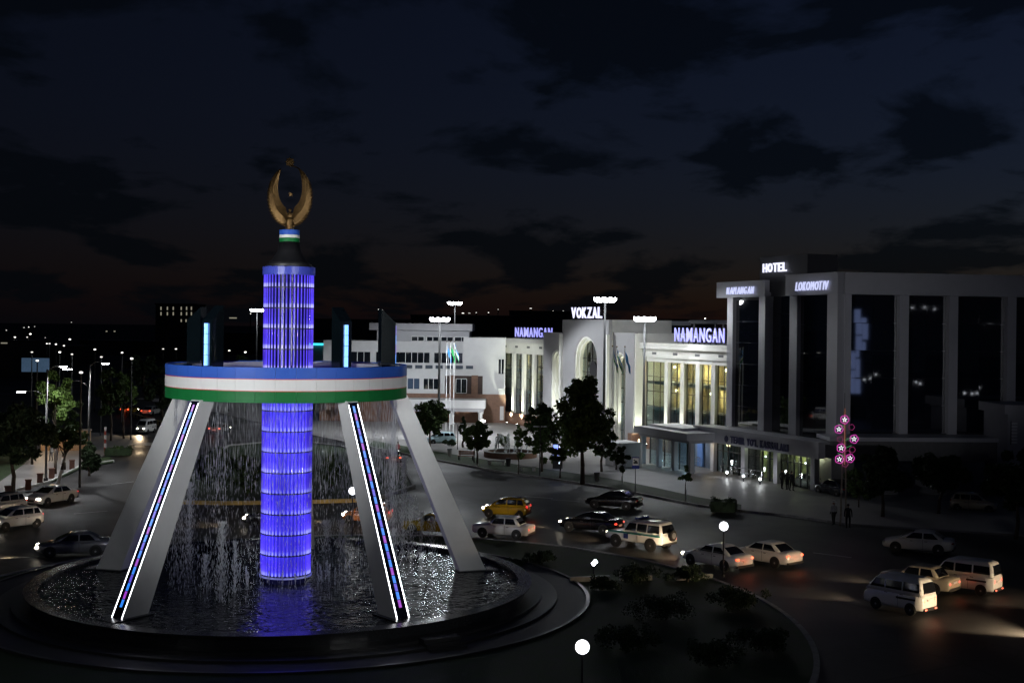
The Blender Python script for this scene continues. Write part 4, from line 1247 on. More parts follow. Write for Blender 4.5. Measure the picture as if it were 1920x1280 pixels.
rl = ['first of three bright ramp lamps before the pavilion, counted from the left', 'middle bright ramp lamp before the pavilion', 'bright ramp lamp before the pavilion nearest the hotel',
      'bright ramp lamp below the hotel canopy nearest the pavilion', 'middle bright ramp lamp below the hotel canopy', 'bright ramp lamp below the hotel canopy at the right end of the rail']
for (px, py), lb_ in zip(((1240, 866), (1264, 871), (1288, 876), (1363, 889), (1394, 896), (1425, 902)), rl):
    p = G(px, py + 6, 0.13)
    r = empty('ramp_lamp', (p.x, p.y, 0.13)); tag(r, lb_, 'lamp', 'ramp lamps')
    MB().lathe([(0.05, 0), (0.05, 0.35), (0.1, 0.36), (0.1, 0.4)], 8).build('post', M_dark, r)
    MB().ball((0, 0, 0.5), 0.11, 10, 6).build('globe', emis('ramp_globe', (0.92, 0.95, 1.0), 18), r)
    lamp('ramp_light', 'POINT', (0, -0.0, 0.75), 28, (0.92, 0.96, 1), r, 0.12)

# what the right-hand glass mirrors: a light box pylon and lamps on the far side of the square, behind and right of the camera
def mirrored(px, py, dist):
    """place seen in the right-hand hotel glass at px,py, dist metres beyond the glass"""
    a, b = ray(px, py)
    x = FR_.px(px, py, -0.2)
    q = FR_.a + FR_.d * x + FR_.n * 0.2
    d = Vector((a, 1.0, -b)).normalized()
    t = q.y / d.y
    hit = Vector((q.x, q.y, HC + d.z * t))
    n = -FR_.n
    r = d - n * (2 * d.dot(n))
    return hit + r * dist
lt = mirrored(1606, 738, 95.0); lt2 = mirrored(1606, 582, 95.0)
lb = empty('light_box_pylon', (lt.x, lt.y, 0.0), math.atan2((HC2 - lt).y, (HC2 - lt).x) + math.pi / 2)
tag(lb, 'tall pale blue light box pylon that shows mirrored in the hotel glass', 'pylon')
M_lb = emis('light_box_blue', (0.3, 0.4, 0.8), 0.75)
box('back', M_hdark, lb, -1.35, 1.35, 0.05, 0.5, 0, lt2.z + 0.2)
hh_ = lt2.z - lt.z
for i, (x0_, x1_, u0, u1) in enumerate(((-0.05, 1.25, 0.0, .28), (-0.05, 1.25, .29, .5), (-0.05, 1.25, .51, .75), (-0.05, 1.25, .76, 1.0), (-1.2, -0.12, .0, .18), (-1.0, -0.12, .19, .42), (-0.85, -0.12, .43, .68), (-1.3, -0.12, .7, .9))):
    box('light_panel', M_lb, lb, x0_ * 0.75, x1_ * 0.75, -0.02, 0.04, lt.z + hh_ * u0, lt.z + hh_ * u1 - 0.08)
for i, (px, py, ds) in enumerate(((1713, 579, 130), (1736, 578, 140), (1753, 580, 150), (1848, 600, 120), (1875, 598, 125), (1716, 721, 110), (1724, 724, 112), (1806, 725, 105), (1820, 726, 108), (1829, 725, 110), (1841, 726, 112), (1625, 712, 120), (1636, 710, 125))):
    q = mirrored(px, py, ds)
    r = empty('square_lamp', (q.x, q.y, 0)); tag(r, 'one of the lamps that show only as points mirrored in the hotel glass', 'lamp', 'lamps mirrored in the hotel glass')
    MB().tube((0, 0, 0), (0, 0, q.z - 0.2), 0.07, 0.05, 6).build('pole', M_hdark, r)
    MB().ball((0, 0, q.z), 0.12, 10, 6).build('globe', emis('mirrored_globe', (0.85, 0.9, 1.0), 6), r)
# ================================================================== lamp masts, street lamps, garden globes
M_flood = emis('flood_panel', (0.93, 0.96, 1.0), 30)
def mast(base, h, label, power, heads=10, rad=0.95, light=True, col=(0.9, 0.95, 1.0), dirs=((90, 1.0), (0, 0.8), (180, 0.6), (-90, 0.15))):
    r = empty('light_mast', base); tag(r, label, 'light mast', 'floodlight masts of the station square')
    MB().tube((0, 0, 0), (0, 0, h - 0.2), 0.2, 0.1, 12).build('pole', M_pole, r, smooth=True)
    MB().lathe([(rad, h - 0.28), (rad + 0.07, h - 0.22), (rad, h - 0.16), (rad - 0.07, h - 0.22), (rad, h - 0.28)], 24, caps=False).build('crown', M_pole, r)
    for i in range(heads):
        a = 2 * math.pi * (i + 0.25) / heads
        hd = MB().box(-0.06, 0.12, -0.34, 0.34, -0.25, 0.25).build('floodlight', M_dark, r, (rad * math.cos(a), rad * math.sin(a), h))
        hd.rotation_euler = (0, R(38), a)
        MB().ball((0.13, 0, 0), 1, 12, 8, (0.16, 0.42, 0.3)).build('lamp_panel', M_flood, hd, smooth=True)
        MB().tube((0, 0, h - 0.22), (rad * math.cos(a), rad * math.sin(a), h - 0.2), 0.04, n=5).build('arm', M_pole, r)
    if light:
        for az_, fr_ in dirs:
            a = R(az_)
            d = Vector((math.cos(a), math.sin(a), 0)); q = d * (rad + 0.35) + Vector((0, 0, h - 0.2))
            lamp('mast_light', 'SPOT', q, power * 0.55 * fr_, col, r, 0.5, aim=q + d * math.sin(R(44)) - Vector((0, 0, math.cos(R(44)))), size=104, blend=0.3)
    return r
p = G(822, 828); mast((p.x, p.y, 0.13), PT(822, 600, p.y).z, 'floodlight mast in front of the white annex', 30000)
p = PT(853, 568, 222); mast((p.x, 222, 0), p.z, 'floodlight mast rising behind the annex roof', 3000)
p = G(1131, 858); mast((p.x, p.y, 0.13), PT(1131, 563, p.y).z, 'tall floodlight mast before the station portal beside the VOKZAL sign', 5000, dirs=((60, 0.6), (150, 1.0), (-30, 0.7), (-110, 0.25)))
p = G(1206, 855); mast((p.x, p.y, 0.13), PT(1200, 599, p.y).z, 'floodlight mast beside the glass entrance pavilion', 3800, dirs=((-60, 1.0), (150, 0.6)))
p = PT(482, 581, 240); mast((p.x, 240, 0), p.z, 'floodlight mast far behind, left of the blue column', 3000)
# flood masts on the near side of the roundabout, aimed at the monument (behind and beside the camera, outside the picture)
for (x, y, h, pw, lb_) in ((-27.0, 34.0, 13.0, 130000, 'floodlight mast at the near left edge of the roundabout aimed at the monument'), (15.5, 26.0, 13.0, 90000, 'floodlight mast at the near right edge of the roundabout aimed at the monument')):
    r = mast((x, y, 0), h, lb_, 0, light=False)
    tgt = Vector((MON.x - x, MON.y - y, 11.0))
    lamp('flood_beam', 'SPOT', (0, 0, h), pw, (0.97, 0.99, 1.0), r, 0.5, aim=tgt, size=37, blend=0.85)
    if x > 0:
        lamp('flood_beam', 'SPOT', (0.3, 0.3, h), 30000, (0.9, 0.92, 1.0), r, 0.5, aim=(38 - x, 117 - y, 14.0), size=15, blend=0.7)  # second beam, added to brighten the hotel front
# floodlight on the lawn right of the pool
p = G(1113, 1075, 0.14)
fl = empty('ground_floodlight', p, R(35)); tag(fl, 'small bright floodlight on the lawn right of the pool', 'floodlight')
MB().tube((0, 0, 0), (0, 0, 0.45), 0.04, n=6).build('stand', M_dark, fl)
hd = MB().box(-0.2, 0.2, -0.1, 0.1, -0.13, 0.13).build('housing', M_dark, fl, (0, 0, 0.62)); hd.rotation_euler = (R(-25), R(-35), 0)
MB().box(-0.18, 0.18, -0.12, -0.105, -0.1, 0.1).build('lens', M_flood, hd)
lamp('flood_beam', 'SPOT', (-0.3, 0, 0.8), 1600, (1, 1, 1), fl, 0.12, aim=Matrix.Rotation(R(-35), 4, 'Z') @ Vector((MON.x - p.x, MON.y - p.y, 7.0)), size=48, blend=0.6)
# globe lamps
def globe(px, py, rpx, h, label, power):
    # the globe's height fixes the distance: its centre is h above the lawn
    a_, b_ = ray(px, py); Y = (HC - 0.14 - h) / b_
    r = empty('globe_lamp', (a_ * Y, Y, 0.14)); tag(r, label, 'lamp', 'globe lamps of the roundabout garden')
    MB().lathe([(0.09, 0), (0.09, 0.15), (0.045, 0.2), (0.04, h - 0.25), (0.1, h - 0.22), (0.1, h - 0.18)], 10).build('post', M_dark, r)
    gr = 0.26
    MB().ball((0, 0, h), gr, 20, 12).build('globe', emis('globe_glow', (0.95, 0.97, 1.0), 3.0), r, smooth=True)
    lamp('globe_light', 'POINT', (0, 0, h + gr + 0.1), power, (0.95, 0.97, 1), r, 0.2)
globe(1357, 986, 7, 2.9, 'glowing white globe lamp beside the white cars at the road', 8)
globe(1092, 1212, 10, 2.6, 'glowing white globe lamp nearest the camera in the dark garden', 4)
globe(661, 920, 6, 3.0, 'glowing white globe lamp behind the water, left of the front right leg', 8)
# street lamps at the left
M_lh = emis('street_lamp_led', (0.96, 0.97, 1.0), 45)
def street_lamp(base, h, arms, label, group, power=0.0):
    r = empty('street_lamp', base); tag(r, label, 'street lamp', group)
    MB().tube((0, 0, 0), (0, 0, h), 0.12, 0.07, 10).build('pole', M_pole, r, smooth=True)
    MB().lathe([(0.2, 0), (0.2, 0.3), (0.13, 0.35)], 10).build('pole_base', M_dark, r)
    for (dx, dy, dz, z0) in arms:
        pts = [Vector((0, 0, z0)).lerp(Vector((dx, dy, z0 + dz)), t_) + Vector((0, 0, 0.35 * math.sin(math.pi * t_) * 0.9)) for t_ in (0, 0.25, 0.5, 0.75, 1)]
        am = MB().path(pts, 0.035, 6).build('arm', M_pole, r)
        d = Vector((dx, dy, 0)).normalized(); e = pts[-1]
        hd = MB().box(-0.1, 0.75, -0.14, 0.14, 0.0, 0.1).build('lamp_head', M_dark, r, e, math.atan2(dy, dx))
        MB().box(0.0, 0.72, -0.13, 0.13, -0.06, -0.004).build('lamp_panel', M_lh, hd)
        if power:
            lamp('lamp_light', 'SPOT', e + d * 0.3 + Vector((0, 0, -0.15)), power, (0.97, 0.98, 1), r, 0.15, aim=e + d * 0.3 + Vector((0, 0, -3)), size=150, blend=0.6)
    return r
p = G(86, 905); street_lamp((p.x, p.y, 0.13), 9.9, [(-1.6, -0.8, 0.55, 7.4), (1.1, 1.0, 0.2, 9.7), (0.6, 1.6, 0.5, 9.6)], 'double arm street lamp beside the bollards on the left pavement', 'street lamps on the left', 1100)
p = G(166, 874); street_lamp((p.x, p.y, 0.13), 9.9, [(-1.5, -0.8, 0.7, 7.6), (0.9, 1.0, 0.3, 9.7)], 'double arm street lamp behind the cone shaped tree', 'street lamps on the left', 1100)
# rows of lamps further away; the lamp head is about 10 m up, so its height in the picture gives the distance
far = [(60, 660), (88, 644), (105, 645), (93, 644), (120, 648), (131, 636), (135, 664), (152, 698), (178, 655), (190, 669), (229, 661), (247, 672), (51, 632), (28, 632), (57, 626), (306, 654), (330, 654), (460, 660), (495, 655), (430, 657), (1322, 597), (740, 668), (70, 676), (112, 660)]
for i, (px, py) in enumerate(far):
    a_, b_ = ray(px, py)
    Y = min(700.0, 4.4 / b_) if b_ > 0.002 else 700.0
    z = HC - b_ * Y
    if px == 1322: Y, z = 300.0, HC - b_ * 300
    r = empty('distant_street_lamp', (a_ * Y, Y, 0))
    tag(r, 'one of the distant street lamps that show as points of light behind the square', 'street lamp', 'distant street lamps')
    k = Y / F
    MB().tube((0, 0, 0), (0, 0, z - 0.2), 0.12, 0.07, 6).build('pole', M_dark, r)
    MB().ball((0, 0, z), max(0.12, (0.9 + 0.5 * random.random()) * k), 10, 6, (1.5, 1, 0.75)).build('lamp_head', emis('far_lamp_%d' % (i % 3), (1.0, 0.97, 0.9), (1.2, 2.5, 5)[i % 3]), r)
# lights up on far roofs and hills
for i, (px, py) in enumerate([(134, 604), (45, 614), (54, 613), (65, 612), (12, 619), (868, 587), (880, 587), (893, 586), (916, 586), (934, 580), (995, 578), (1037, 583), (1045, 584), (1056, 583), (710, 580), (717, 581), (403, 602), (470, 588), (85, 633)]):
    p = PT(px, py, 820.0)
    r = empty('distant_roof_light', (p.x, p.y, 0)); tag(r, 'one of the tiny lights on far roofs along the skyline', 'light', 'tiny skyline lights')
    MB().tube((0, 0, 0), (0, 0, p.z - 0.4), 0.5, 0.3, 5).build('mast', M_dark, r)
    MB().ball((0, 0, p.z), 0.36, 8, 5, (2.2 if px in (868, 880, 995) else 1, 1, 0.7)).build('lamp_head', emis('far_white_%d' % (i % 3), (1, 0.98, 0.92), (0.6, 1.1, 2.0)[i % 3]), r)
# skyline -------------------------------------------------------------------------
M_sk = mat('far_building', (0.04, 0.04, 0.045), 0.9, var=0.2, scale=0.05)
def far_building(px0, px1, pyt, Y, label, wins=(), wcol=(1, 0.93, 0.7), ws=0.25, extra=None):
    x0, x1 = PT(px0, pyt, Y).x, PT(px1, pyt, Y).x; zt = PT((px0 + px1) / 2, pyt, Y).z
    r = empty('distant_building', (x0, Y, 0)); tag(r, label, 'building')
    box('wall', M_sk, r, 0, x1 - x0, 0, 14, 0, zt)
    box('roof', M_dark, r, -0.3, x1 - x0 + 0.3, -0.3, 14.3, zt + 0.01, zt + 0.4)
    for (wx, wy, ww, wh) in wins:
        c = PT(wx, wy, Y); k = Y / F
        box('window', emis('far_window', wcol, ws), r, c.x - x0 - ww * k / 2, c.x - x0 + ww * k / 2, -0.15, -0.02, c.z - wh * k / 2, c.z + wh * k / 2)
    return r
W6 = [(x, y, 2.0, 6) for y in (578, 588) for x in (302, 314, 325, 340, 350, 359)] + [(340, 601, 2, 5), (349, 601, 2, 5)]
far_building(292, 368, 571, 480, 'distant dark block with rows of lit windows left of the ring', W6)
far_building(0, 60, 640, 330, 'low dark building at the far left edge behind the billboard', [(8, 643, 12, 2)], (1.0, 0.55, 0.3), 0.3)
far_building(60, 150, 650, 420, 'wide dark distant building behind the left street lamps', [])
far_building(150, 290, 640, 560, 'long dark distant building left of the lit block', [(200, 621, 3, 2), (215, 621, 3, 2)], ws=0.1)
far_building(370, 500, 625, 600, 'long dark distant building behind the column, left side', [(437, 596, 14, 2)], (0.05, 0.8, 0.35), 0.6)
far_building(590, 770, 600, 520, 'dark distant block behind the hall with the cyan line', [(595, 640, 2, 2)])
far_building(770, 960, 592, 620, 'dark distant block behind the white annex', [])
far_building(955, 1080, 584, 640, 'dark distant block behind the far NAMANGAN letters', [])
far_building(1200, 1345, 600, 500, 'dark distant block between the portal and the hotel', [(1327, 556 + 50, 2, 2)])
# billboard at the left
bbp = PT(67, 684, 210)
bb_ = empty('billboard', (bbp.x, 210, 0)); tag(bb_, 'pale blue billboard behind the lit tree at the far left', 'billboard')
k = 210 / F
MB().tube((0, 0.2, 0), (0, 0.2, bbp.z - 1), 0.2, n=10).build('post', M_dark, bb_)
box('frame', M_dark, bb_, -27 * k, 27 * k, -0.1, 0.3, bbp.z - 14 * k, bbp.z + 14 * k)
box('sheet', mat('billboard_blue', (0.25, 0.4, 0.6), 0.5, var=0.5, scale=0.35, emit=(0.2, 0.36, 0.6), estr=0.16), bb_, -26 * k, 26 * k, -0.14, -0.105, bbp.z - 13 * k, bbp.z + 13 * k)
# ================================================================== trees and plants
def leaf_mat(name, col, var=0.45):
    m = bpy.data.materials.new(name); m.use_nodes = True
    t = m.node_tree; b = t.nodes['Principled BSDF']
    tx = t.nodes.new('ShaderNodeTexCoord'); ns = t.nodes.new('ShaderNodeTexNoise'); ns.inputs['Scale'].default_value = 2.2; ns.inputs['Detail'].default_value = 3
    t.links.new(tx.outputs['Object'], ns.inputs['Vector'])
    cr = t.nodes.new('ShaderNodeValToRGB'); cr.color_ramp.elements[0].position = 0.3; cr.color_ramp.elements[1].position = 0.72
    cr.color_ramp.elements[0].color = (*[c * (1 - var) for c in col], 1); cr.color_ramp.elements[1].color = (*[c * (1 + var) for c in col], 1)
    t.links.new(ns.outputs['Fac'], cr.inputs['Fac']); t.links.new(cr.outputs[0], b.inputs['Base Color'])
    b.inputs['Roughness'].default_value = 0.65
    b.inputs['Specular IOR Level'].default_value = 0.25
    return m
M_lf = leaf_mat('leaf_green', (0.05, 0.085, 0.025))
M_lf2 = leaf_mat('leaf_light_green', (0.09, 0.15, 0.035))  # lamplight on the left trees is put into this lighter green
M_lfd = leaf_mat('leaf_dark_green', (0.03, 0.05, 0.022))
def leaves(centres, radii, per, size, seed, flat_=0.8):
    r = np.random.default_rng(seed)
    C = np.repeat(np.asarray(centres, float), per, 0); RD = np.repeat(np.asarray(radii, float), per)
    n = len(C)
    d = r.normal(size=(n, 3)); d /= np.linalg.norm(d, axis=1, keepdims=True)
    P = C + d * (RD * r.random(n) ** 0.45)[:, None] * np.array([1, 1, flat_])
    u = r.normal(size=(n, 3)); u /= np.linalg.norm(u, axis=1, keepdims=True)
    v = np.cross(u, r.normal(size=(n, 3))); v /= np.linalg.norm(v, axis=1, keepdims=True)
    s = size * r.uniform(0.6, 1.35, n)[:, None]
    V = np.stack([P - u * s, P - v * s * 0.55, P + u * s, P + v * s * 0.55], 1).reshape(-1, 3)
    return tri_mesh('crown', V, np.arange(n * 4).reshape(-1, 4))
def tree(base, h, crown_r, crown_z0, label, m_=None, nb=26, per=120, size=0.17, seed=1, trunk_r=0.13, lime=0.0, group=None, lean=(0, 0), shape='round', name='broadleaf_tree', cat='tree'):
    r_ = random.Random(seed)
    root = empty(name, base); tag(root, label, cat, group)
    cz = (crown_z0 + h) / 2; rz = (h - crown_z0) / 2
    tb = MB()
    top = Vector((lean[0], lean[1], crown_z0 + rz * 0.7))
    pts = [Vector((0, 0, 0)), top * 0.35 + Vector((r_.gauss(0, .05), r_.gauss(0, .05), 0)), top * 0.7 + Vector((r_.gauss(0, .1), r_.gauss(0, .1), 0)), top]
    tb.path(pts, [trunk_r, trunk_r * 0.85, trunk_r * 0.6, trunk_r * 0.25], 8)
    cs = []; rs = []
    for i in range(nb):
        for _ in range(40):
            d = Vector((r_.gauss(0, 1), r_.gauss(0, 1), r_.gauss(0, 1))).normalized() * (r_.random() ** 0.42)
            zz = d.z
            if shape == 'cone':
                k = (1 - (zz + 1) / 2) ** 0.7 * 1.25 + 0.12
            elif shape == 'top':
                k = 1.15 - 0.55 * ((zz + 1) / 2) ** 1.6
            else:
                k = 1.0
            c = Vector((d.x * crown_r * k * 0.86, d.y * crown_r * k * 0.86, cz + zz * rz * 0.88))
            if all((c - q).length > 0.3 * crown_r * 0.5 for q in cs[-12:]): break
        c = c + Vector((lean[0], lean[1], 0)) * (c.z / h)
        cs.append(c); rs.append(crown_r * r_.uniform(0.15, 0.27) * (0.95 if shape == 'cone' else 1))
        if i < 9 and shape != 'cone':
            st = pts[1].lerp(pts[3], r_.uniform(0.35, 0.9))
            mid = st.lerp(c, 0.55) + Vector((0, 0, 0.12 * crown_r))
            tb.path([st, mid, c], [trunk_r * 0.42, trunk_r * 0.26, trunk_r * 0.1], 5)
    tr_ = tb.build('trunk', M_trunk, root, smooth=True)
    if lime:
        MB().tube((0, 0, 0.0), top * (lime / top.z), trunk_r * 1.12, trunk_r * 1.05, 10, caps=False).build('limewash', M_lime, tr_)
    link('crown', leaves([tuple(c) for c in cs], rs, per, size, seed), m_ or M_lf, root)
    return root
def T(px, py, top, wpx, z0py, label, **kw):
    """a tree whose foot is seen at px,py; top, crown width and crown foot in photo pixels"""
    p = G(px, py, 0.14); k = p.y / F
    return tree((p.x, p.y, 0.14), (py - top) * k, wpx * k / 2, (py - z0py) * k, label, **kw)
SQ = 'trees of the station square'
T(1092, 908, 700, 132, 866, 'tall dark tree in front of the station portal', nb=120, per=85, size=0.18, seed=3, trunk_r=0.22, group=SQ, shape='top')
T(1016, 884, 752, 74, 856, 'middle sized dark tree left of the tall tree before the portal', nb=70, per=90, size=0.16, seed=4, trunk_r=0.13, group=SQ)
T(1128, 884, 775, 66, 858, 'bushy dark tree right behind the tall tree before the portal', nb=50, per=80, size=0.16, seed=5, trunk_r=0.13, group=SQ)
T(895, 872, 788, 58, 848, 'round dark tree on the grass strip left of the little fountain', nb=60, per=90, size=0.15, seed=6, trunk_r=0.11, lime=0.9, group=SQ)
T(806, 842, 742, 74, 822, 'wide dark tree beside the rear right leg, in front of the annex', nb=70, per=90, size=0.18, seed=7, trunk_r=0.14, group=SQ)
T(1050, 896, 830, 50, 868, 'small dark tree beside the blue lit kiosk', nb=18, per=110, size=0.16, seed=8, trunk_r=0.08, group=SQ)
T(1167, 906, 835, 36, 890, 'thin young tree beside the blue road sign', nb=12, per=80, size=0.14, seed=9, trunk_r=0.05, lime=0.9, group=SQ)
T(1286, 942, 872, 30, 910, 'sapling with whitewashed trunk in front of the pavilion', nb=12, per=90, size=0.13, seed=10, trunk_r=0.05, lime=1.1, group=SQ, shape='cone')
T(972, 888, 800, 40, 838, 'slim tree over the little fountain', nb=12, per=90, size=0.15, seed=31, trunk_r=0.06, group=SQ)
T(1155, 880, 832, 34, 875, 'dark round shrub tree beside the white box', nb=14, per=110, size=0.15, seed=32, trunk_r=0.07, group=SQ)
# conifers of the square
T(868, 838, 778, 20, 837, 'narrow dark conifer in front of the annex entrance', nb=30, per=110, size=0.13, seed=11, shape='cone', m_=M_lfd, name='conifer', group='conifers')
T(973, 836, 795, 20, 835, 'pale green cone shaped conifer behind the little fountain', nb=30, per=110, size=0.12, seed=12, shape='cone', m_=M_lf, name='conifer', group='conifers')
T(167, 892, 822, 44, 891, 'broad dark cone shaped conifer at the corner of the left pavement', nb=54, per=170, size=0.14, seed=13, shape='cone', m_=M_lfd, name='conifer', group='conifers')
# left side
LT = 'trees on the left'
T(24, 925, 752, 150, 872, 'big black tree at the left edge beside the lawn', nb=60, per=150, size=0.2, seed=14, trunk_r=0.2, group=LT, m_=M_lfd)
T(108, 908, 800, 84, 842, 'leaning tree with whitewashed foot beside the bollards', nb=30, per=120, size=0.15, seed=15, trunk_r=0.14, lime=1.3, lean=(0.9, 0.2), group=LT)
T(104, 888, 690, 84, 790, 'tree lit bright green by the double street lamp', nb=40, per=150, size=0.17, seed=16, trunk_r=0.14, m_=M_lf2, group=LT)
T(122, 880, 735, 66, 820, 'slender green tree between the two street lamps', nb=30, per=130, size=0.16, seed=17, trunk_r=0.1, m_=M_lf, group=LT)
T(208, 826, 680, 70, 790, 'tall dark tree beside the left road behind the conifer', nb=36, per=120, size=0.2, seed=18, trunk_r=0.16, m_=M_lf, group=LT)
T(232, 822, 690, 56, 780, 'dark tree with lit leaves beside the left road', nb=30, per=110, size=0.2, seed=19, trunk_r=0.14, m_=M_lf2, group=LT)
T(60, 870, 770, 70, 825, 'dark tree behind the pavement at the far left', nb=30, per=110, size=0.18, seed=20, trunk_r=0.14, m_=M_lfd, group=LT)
T(305, 782, 700, 90, 762, 'wide dark tree behind the left legs of the monument', nb=30, per=100, size=0.3, seed=33, trunk_r=0.2, m_=M_lfd, group=LT)
T(640, 792, 690, 50, 765, 'slim tree behind the falling water, right of the column', nb=20, per=90, size=0.25, seed=34, trunk_r=0.12, m_=M_lfd, group=LT)
T(270, 735, 655, 80, 722, 'far dark tree on the left road', nb=24, per=90, size=0.4, seed=35, trunk_r=0.2, m_=M_lfd, group=LT)
T(455, 730, 664, 70, 715, 'far dark tree seen just above the ring, left of the column', nb=24, per=90, size=0.4, seed=36, trunk_r=0.2, m_=M_lf, group=LT)
# green island behind the monument: clipped bushes seen through the water
for i, (px, py, top, wp) in enumerate(((410, 925, 830, 60), (465, 930, 845, 55), (520, 925, 852, 60), (620, 915, 850, 50), (380, 905, 850, 40), (700, 915, 880, 40))):
    T(px, py, top, wp, py - 4, ['tall bush behind the water nearest the left leg', 'bush behind the water just left of the column', 'bush hidden half behind the column', 'bush behind the water right of the column', 'small bush at the left end of the green island', 'small bush at the right end of the green island'][i],
      nb=60, per=90, size=0.15, seed=40 + i, trunk_r=0.08, m_=M_lf, name='bush', cat='bush', group='bushes of the green island')
# right: black trees before the hotel
RT2 = 'dark trees on the right'
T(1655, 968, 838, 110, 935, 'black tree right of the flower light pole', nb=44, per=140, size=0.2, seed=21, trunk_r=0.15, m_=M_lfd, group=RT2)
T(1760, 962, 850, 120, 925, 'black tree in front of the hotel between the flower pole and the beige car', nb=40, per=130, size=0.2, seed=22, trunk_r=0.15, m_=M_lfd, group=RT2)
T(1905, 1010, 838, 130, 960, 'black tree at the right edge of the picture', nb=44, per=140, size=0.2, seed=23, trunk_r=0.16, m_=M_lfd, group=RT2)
T(1610, 950, 862, 60, 945, 'dark round shrub at the flower pole', nb=20, per=110, size=0.15, seed=24, trunk_r=0.06, m_=M_lf, name='bush', cat='bush')
# round bushes of the square
def bush(px, py, wpx, hpx, label, seed, m_=M_lf2):
    p = G(px, py, 0.14); k = p.y / F; w_ = wpx * k / 2; h_ = hpx * k
    r_ = random.Random(seed); root = empty('bush', (p.x, p.y, 0.14)); tag(root, label, 'bush', 'bushes of the square')
    cs = []; rs = []
    for i in range(26):
        d = Vector((r_.gauss(0, 1), r_.gauss(0, 1), r_.gauss(0, 1))).normalized() * r_.random() ** 0.35
        cs.append((d.x * w_ * 0.75, d.y * w_ * 0.75, h_ * 0.52 + d.z * h_ * 0.38)); rs.append(w_ * 0.3)
    MB().tube((0, 0, 0), (0, 0, h_ * 0.6), 0.06, 0.03, 6).build('stem', M_trunk, root)
    link('foliage', leaves(cs, rs, 90, 0.07, seed, 0.9), m_, root)
bush(976, 861, 17, 14, 'round green bush beside the little fountain', 50)
bush(1019, 870, 16, 15, 'round green bush left of the blue lit kiosk', 51)
bush(1040, 872, 14, 10, 'small green bush at the foot of the blue lit kiosk', 52)
bush(846, 836, 22, 12, 'dark low bush in front of the narrow conifer', 53, M_lfd)
bush(834, 832, 12, 8, 'dark low bush left of the narrow conifer', 54, M_lfd)
bush(945, 836, 26, 20, 'feathery palm like plant at the little fountain', 55, M_lf)
# garden of the roundabout: low shrubs, dark
for i, (px, py, w_, h_) in enumerate(((1010, 1055, 60, 22), (1190, 1092, 70, 34), (1290, 1090, 66, 30), (1130, 1105, 44, 26), (1380, 1140, 90, 40), (1250, 1160, 120, 46), (1430, 1220, 100, 44), (1170, 1215, 110, 44), (1330, 1250, 130, 50), (960, 1062, 40, 16))):
    p = G(px, py, 0.14); k = p.y / F
    r_ = random.Random(70 + i); root = empty('garden_shrub', (p.x, p.y, 0.14))
    tag(root, ['low dark shrub behind the lawn floodlight', 'dark shrub left of the garden kerb gap', 'dark shrub at the right garden kerb', 'dark shrub in front of the lawn floodlight', 'dark shrub at the bend of the roundabout kerb', 'wide dark shrub in the middle of the dark garden', 'dark shrub at the lower right of the garden', 'dark shrub right of the near globe lamp', 'wide dark shrub at the bottom of the garden', 'low dark shrub right of the rear right leg'][i], 'shrub', 'shrubs of the roundabout garden')
    cs = []; rs = []
    for j in range(34):
        cs.append((r_.gauss(0, .22) * w_ * k, r_.gauss(0, .16) * w_ * k, r_.uniform(0.2, 0.8) * h_ * k)); rs.append(0.3 * h_ * k)
    MB().tube((0, 0, 0), (0, 0, h_ * k * 0.5), 0.06, 0.03, 6).build('stem', M_trunk, root)
    link('foliage', leaves(cs, rs, 90, 0.06, 70 + i, 0.9), M_lfd, root)
# low kerb of the garden bed
for i, (a_, b_) in enumerate((((1068, 1090), (1143, 1087)), ((1162, 1087), (1222, 1086)), ((1268, 1087), (1335, 1083)))):
    p, q_ = G(*a_, 0.14), G(*b_, 0.14); d = q_ - p
    o = MB().box(0, d.length, -0.12, 0.12, -0.02, 0.26).build('garden_kerb', M_kerb, None, p, math.atan2(d.y, d.x))
    tag(o, 'light stone kerb of the garden bed, %s piece' % ('left', 'middle', 'right')[i], 'kerb', 'garden bed kerbs')
# rectangular hedge block on the forecourt, planter at the left
def hedge(name, p, w_, d_, h_, rz, label, seed, m_):
    r_ = random.Random(seed); root = empty(name, p, rz); tag(root, label, 'hedge')
    cs = [(r_.uniform(-w_, w_) / 2, r_.uniform(-d_, d_) / 2, r_.uniform(0.15, h_)) for _ in range(int(60 * w_ * d_ * h_ / 3) + 20)]
    link('foliage', leaves(cs, [0.22] * len(cs), 36, 0.07, seed), m_, root)
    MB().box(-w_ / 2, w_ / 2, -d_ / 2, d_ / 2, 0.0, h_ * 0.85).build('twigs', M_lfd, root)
    return root
p = G(1357, 958, 0.13); hedge('hedge_block', (p.x, p.y, 0.13), 1.9, 1.3, 0.95, R(-15), 'dark square hedge block on the forecourt right of the sapling', 60, M_lfd)
p = G(222, 853, 0.13); hedge('planter_hedge', (p.x, p.y, 0.13), 2.6, 1.4, 0.9, R(10), 'low green hedge bed with a sign at the left pavement corner', 61, M_lf)

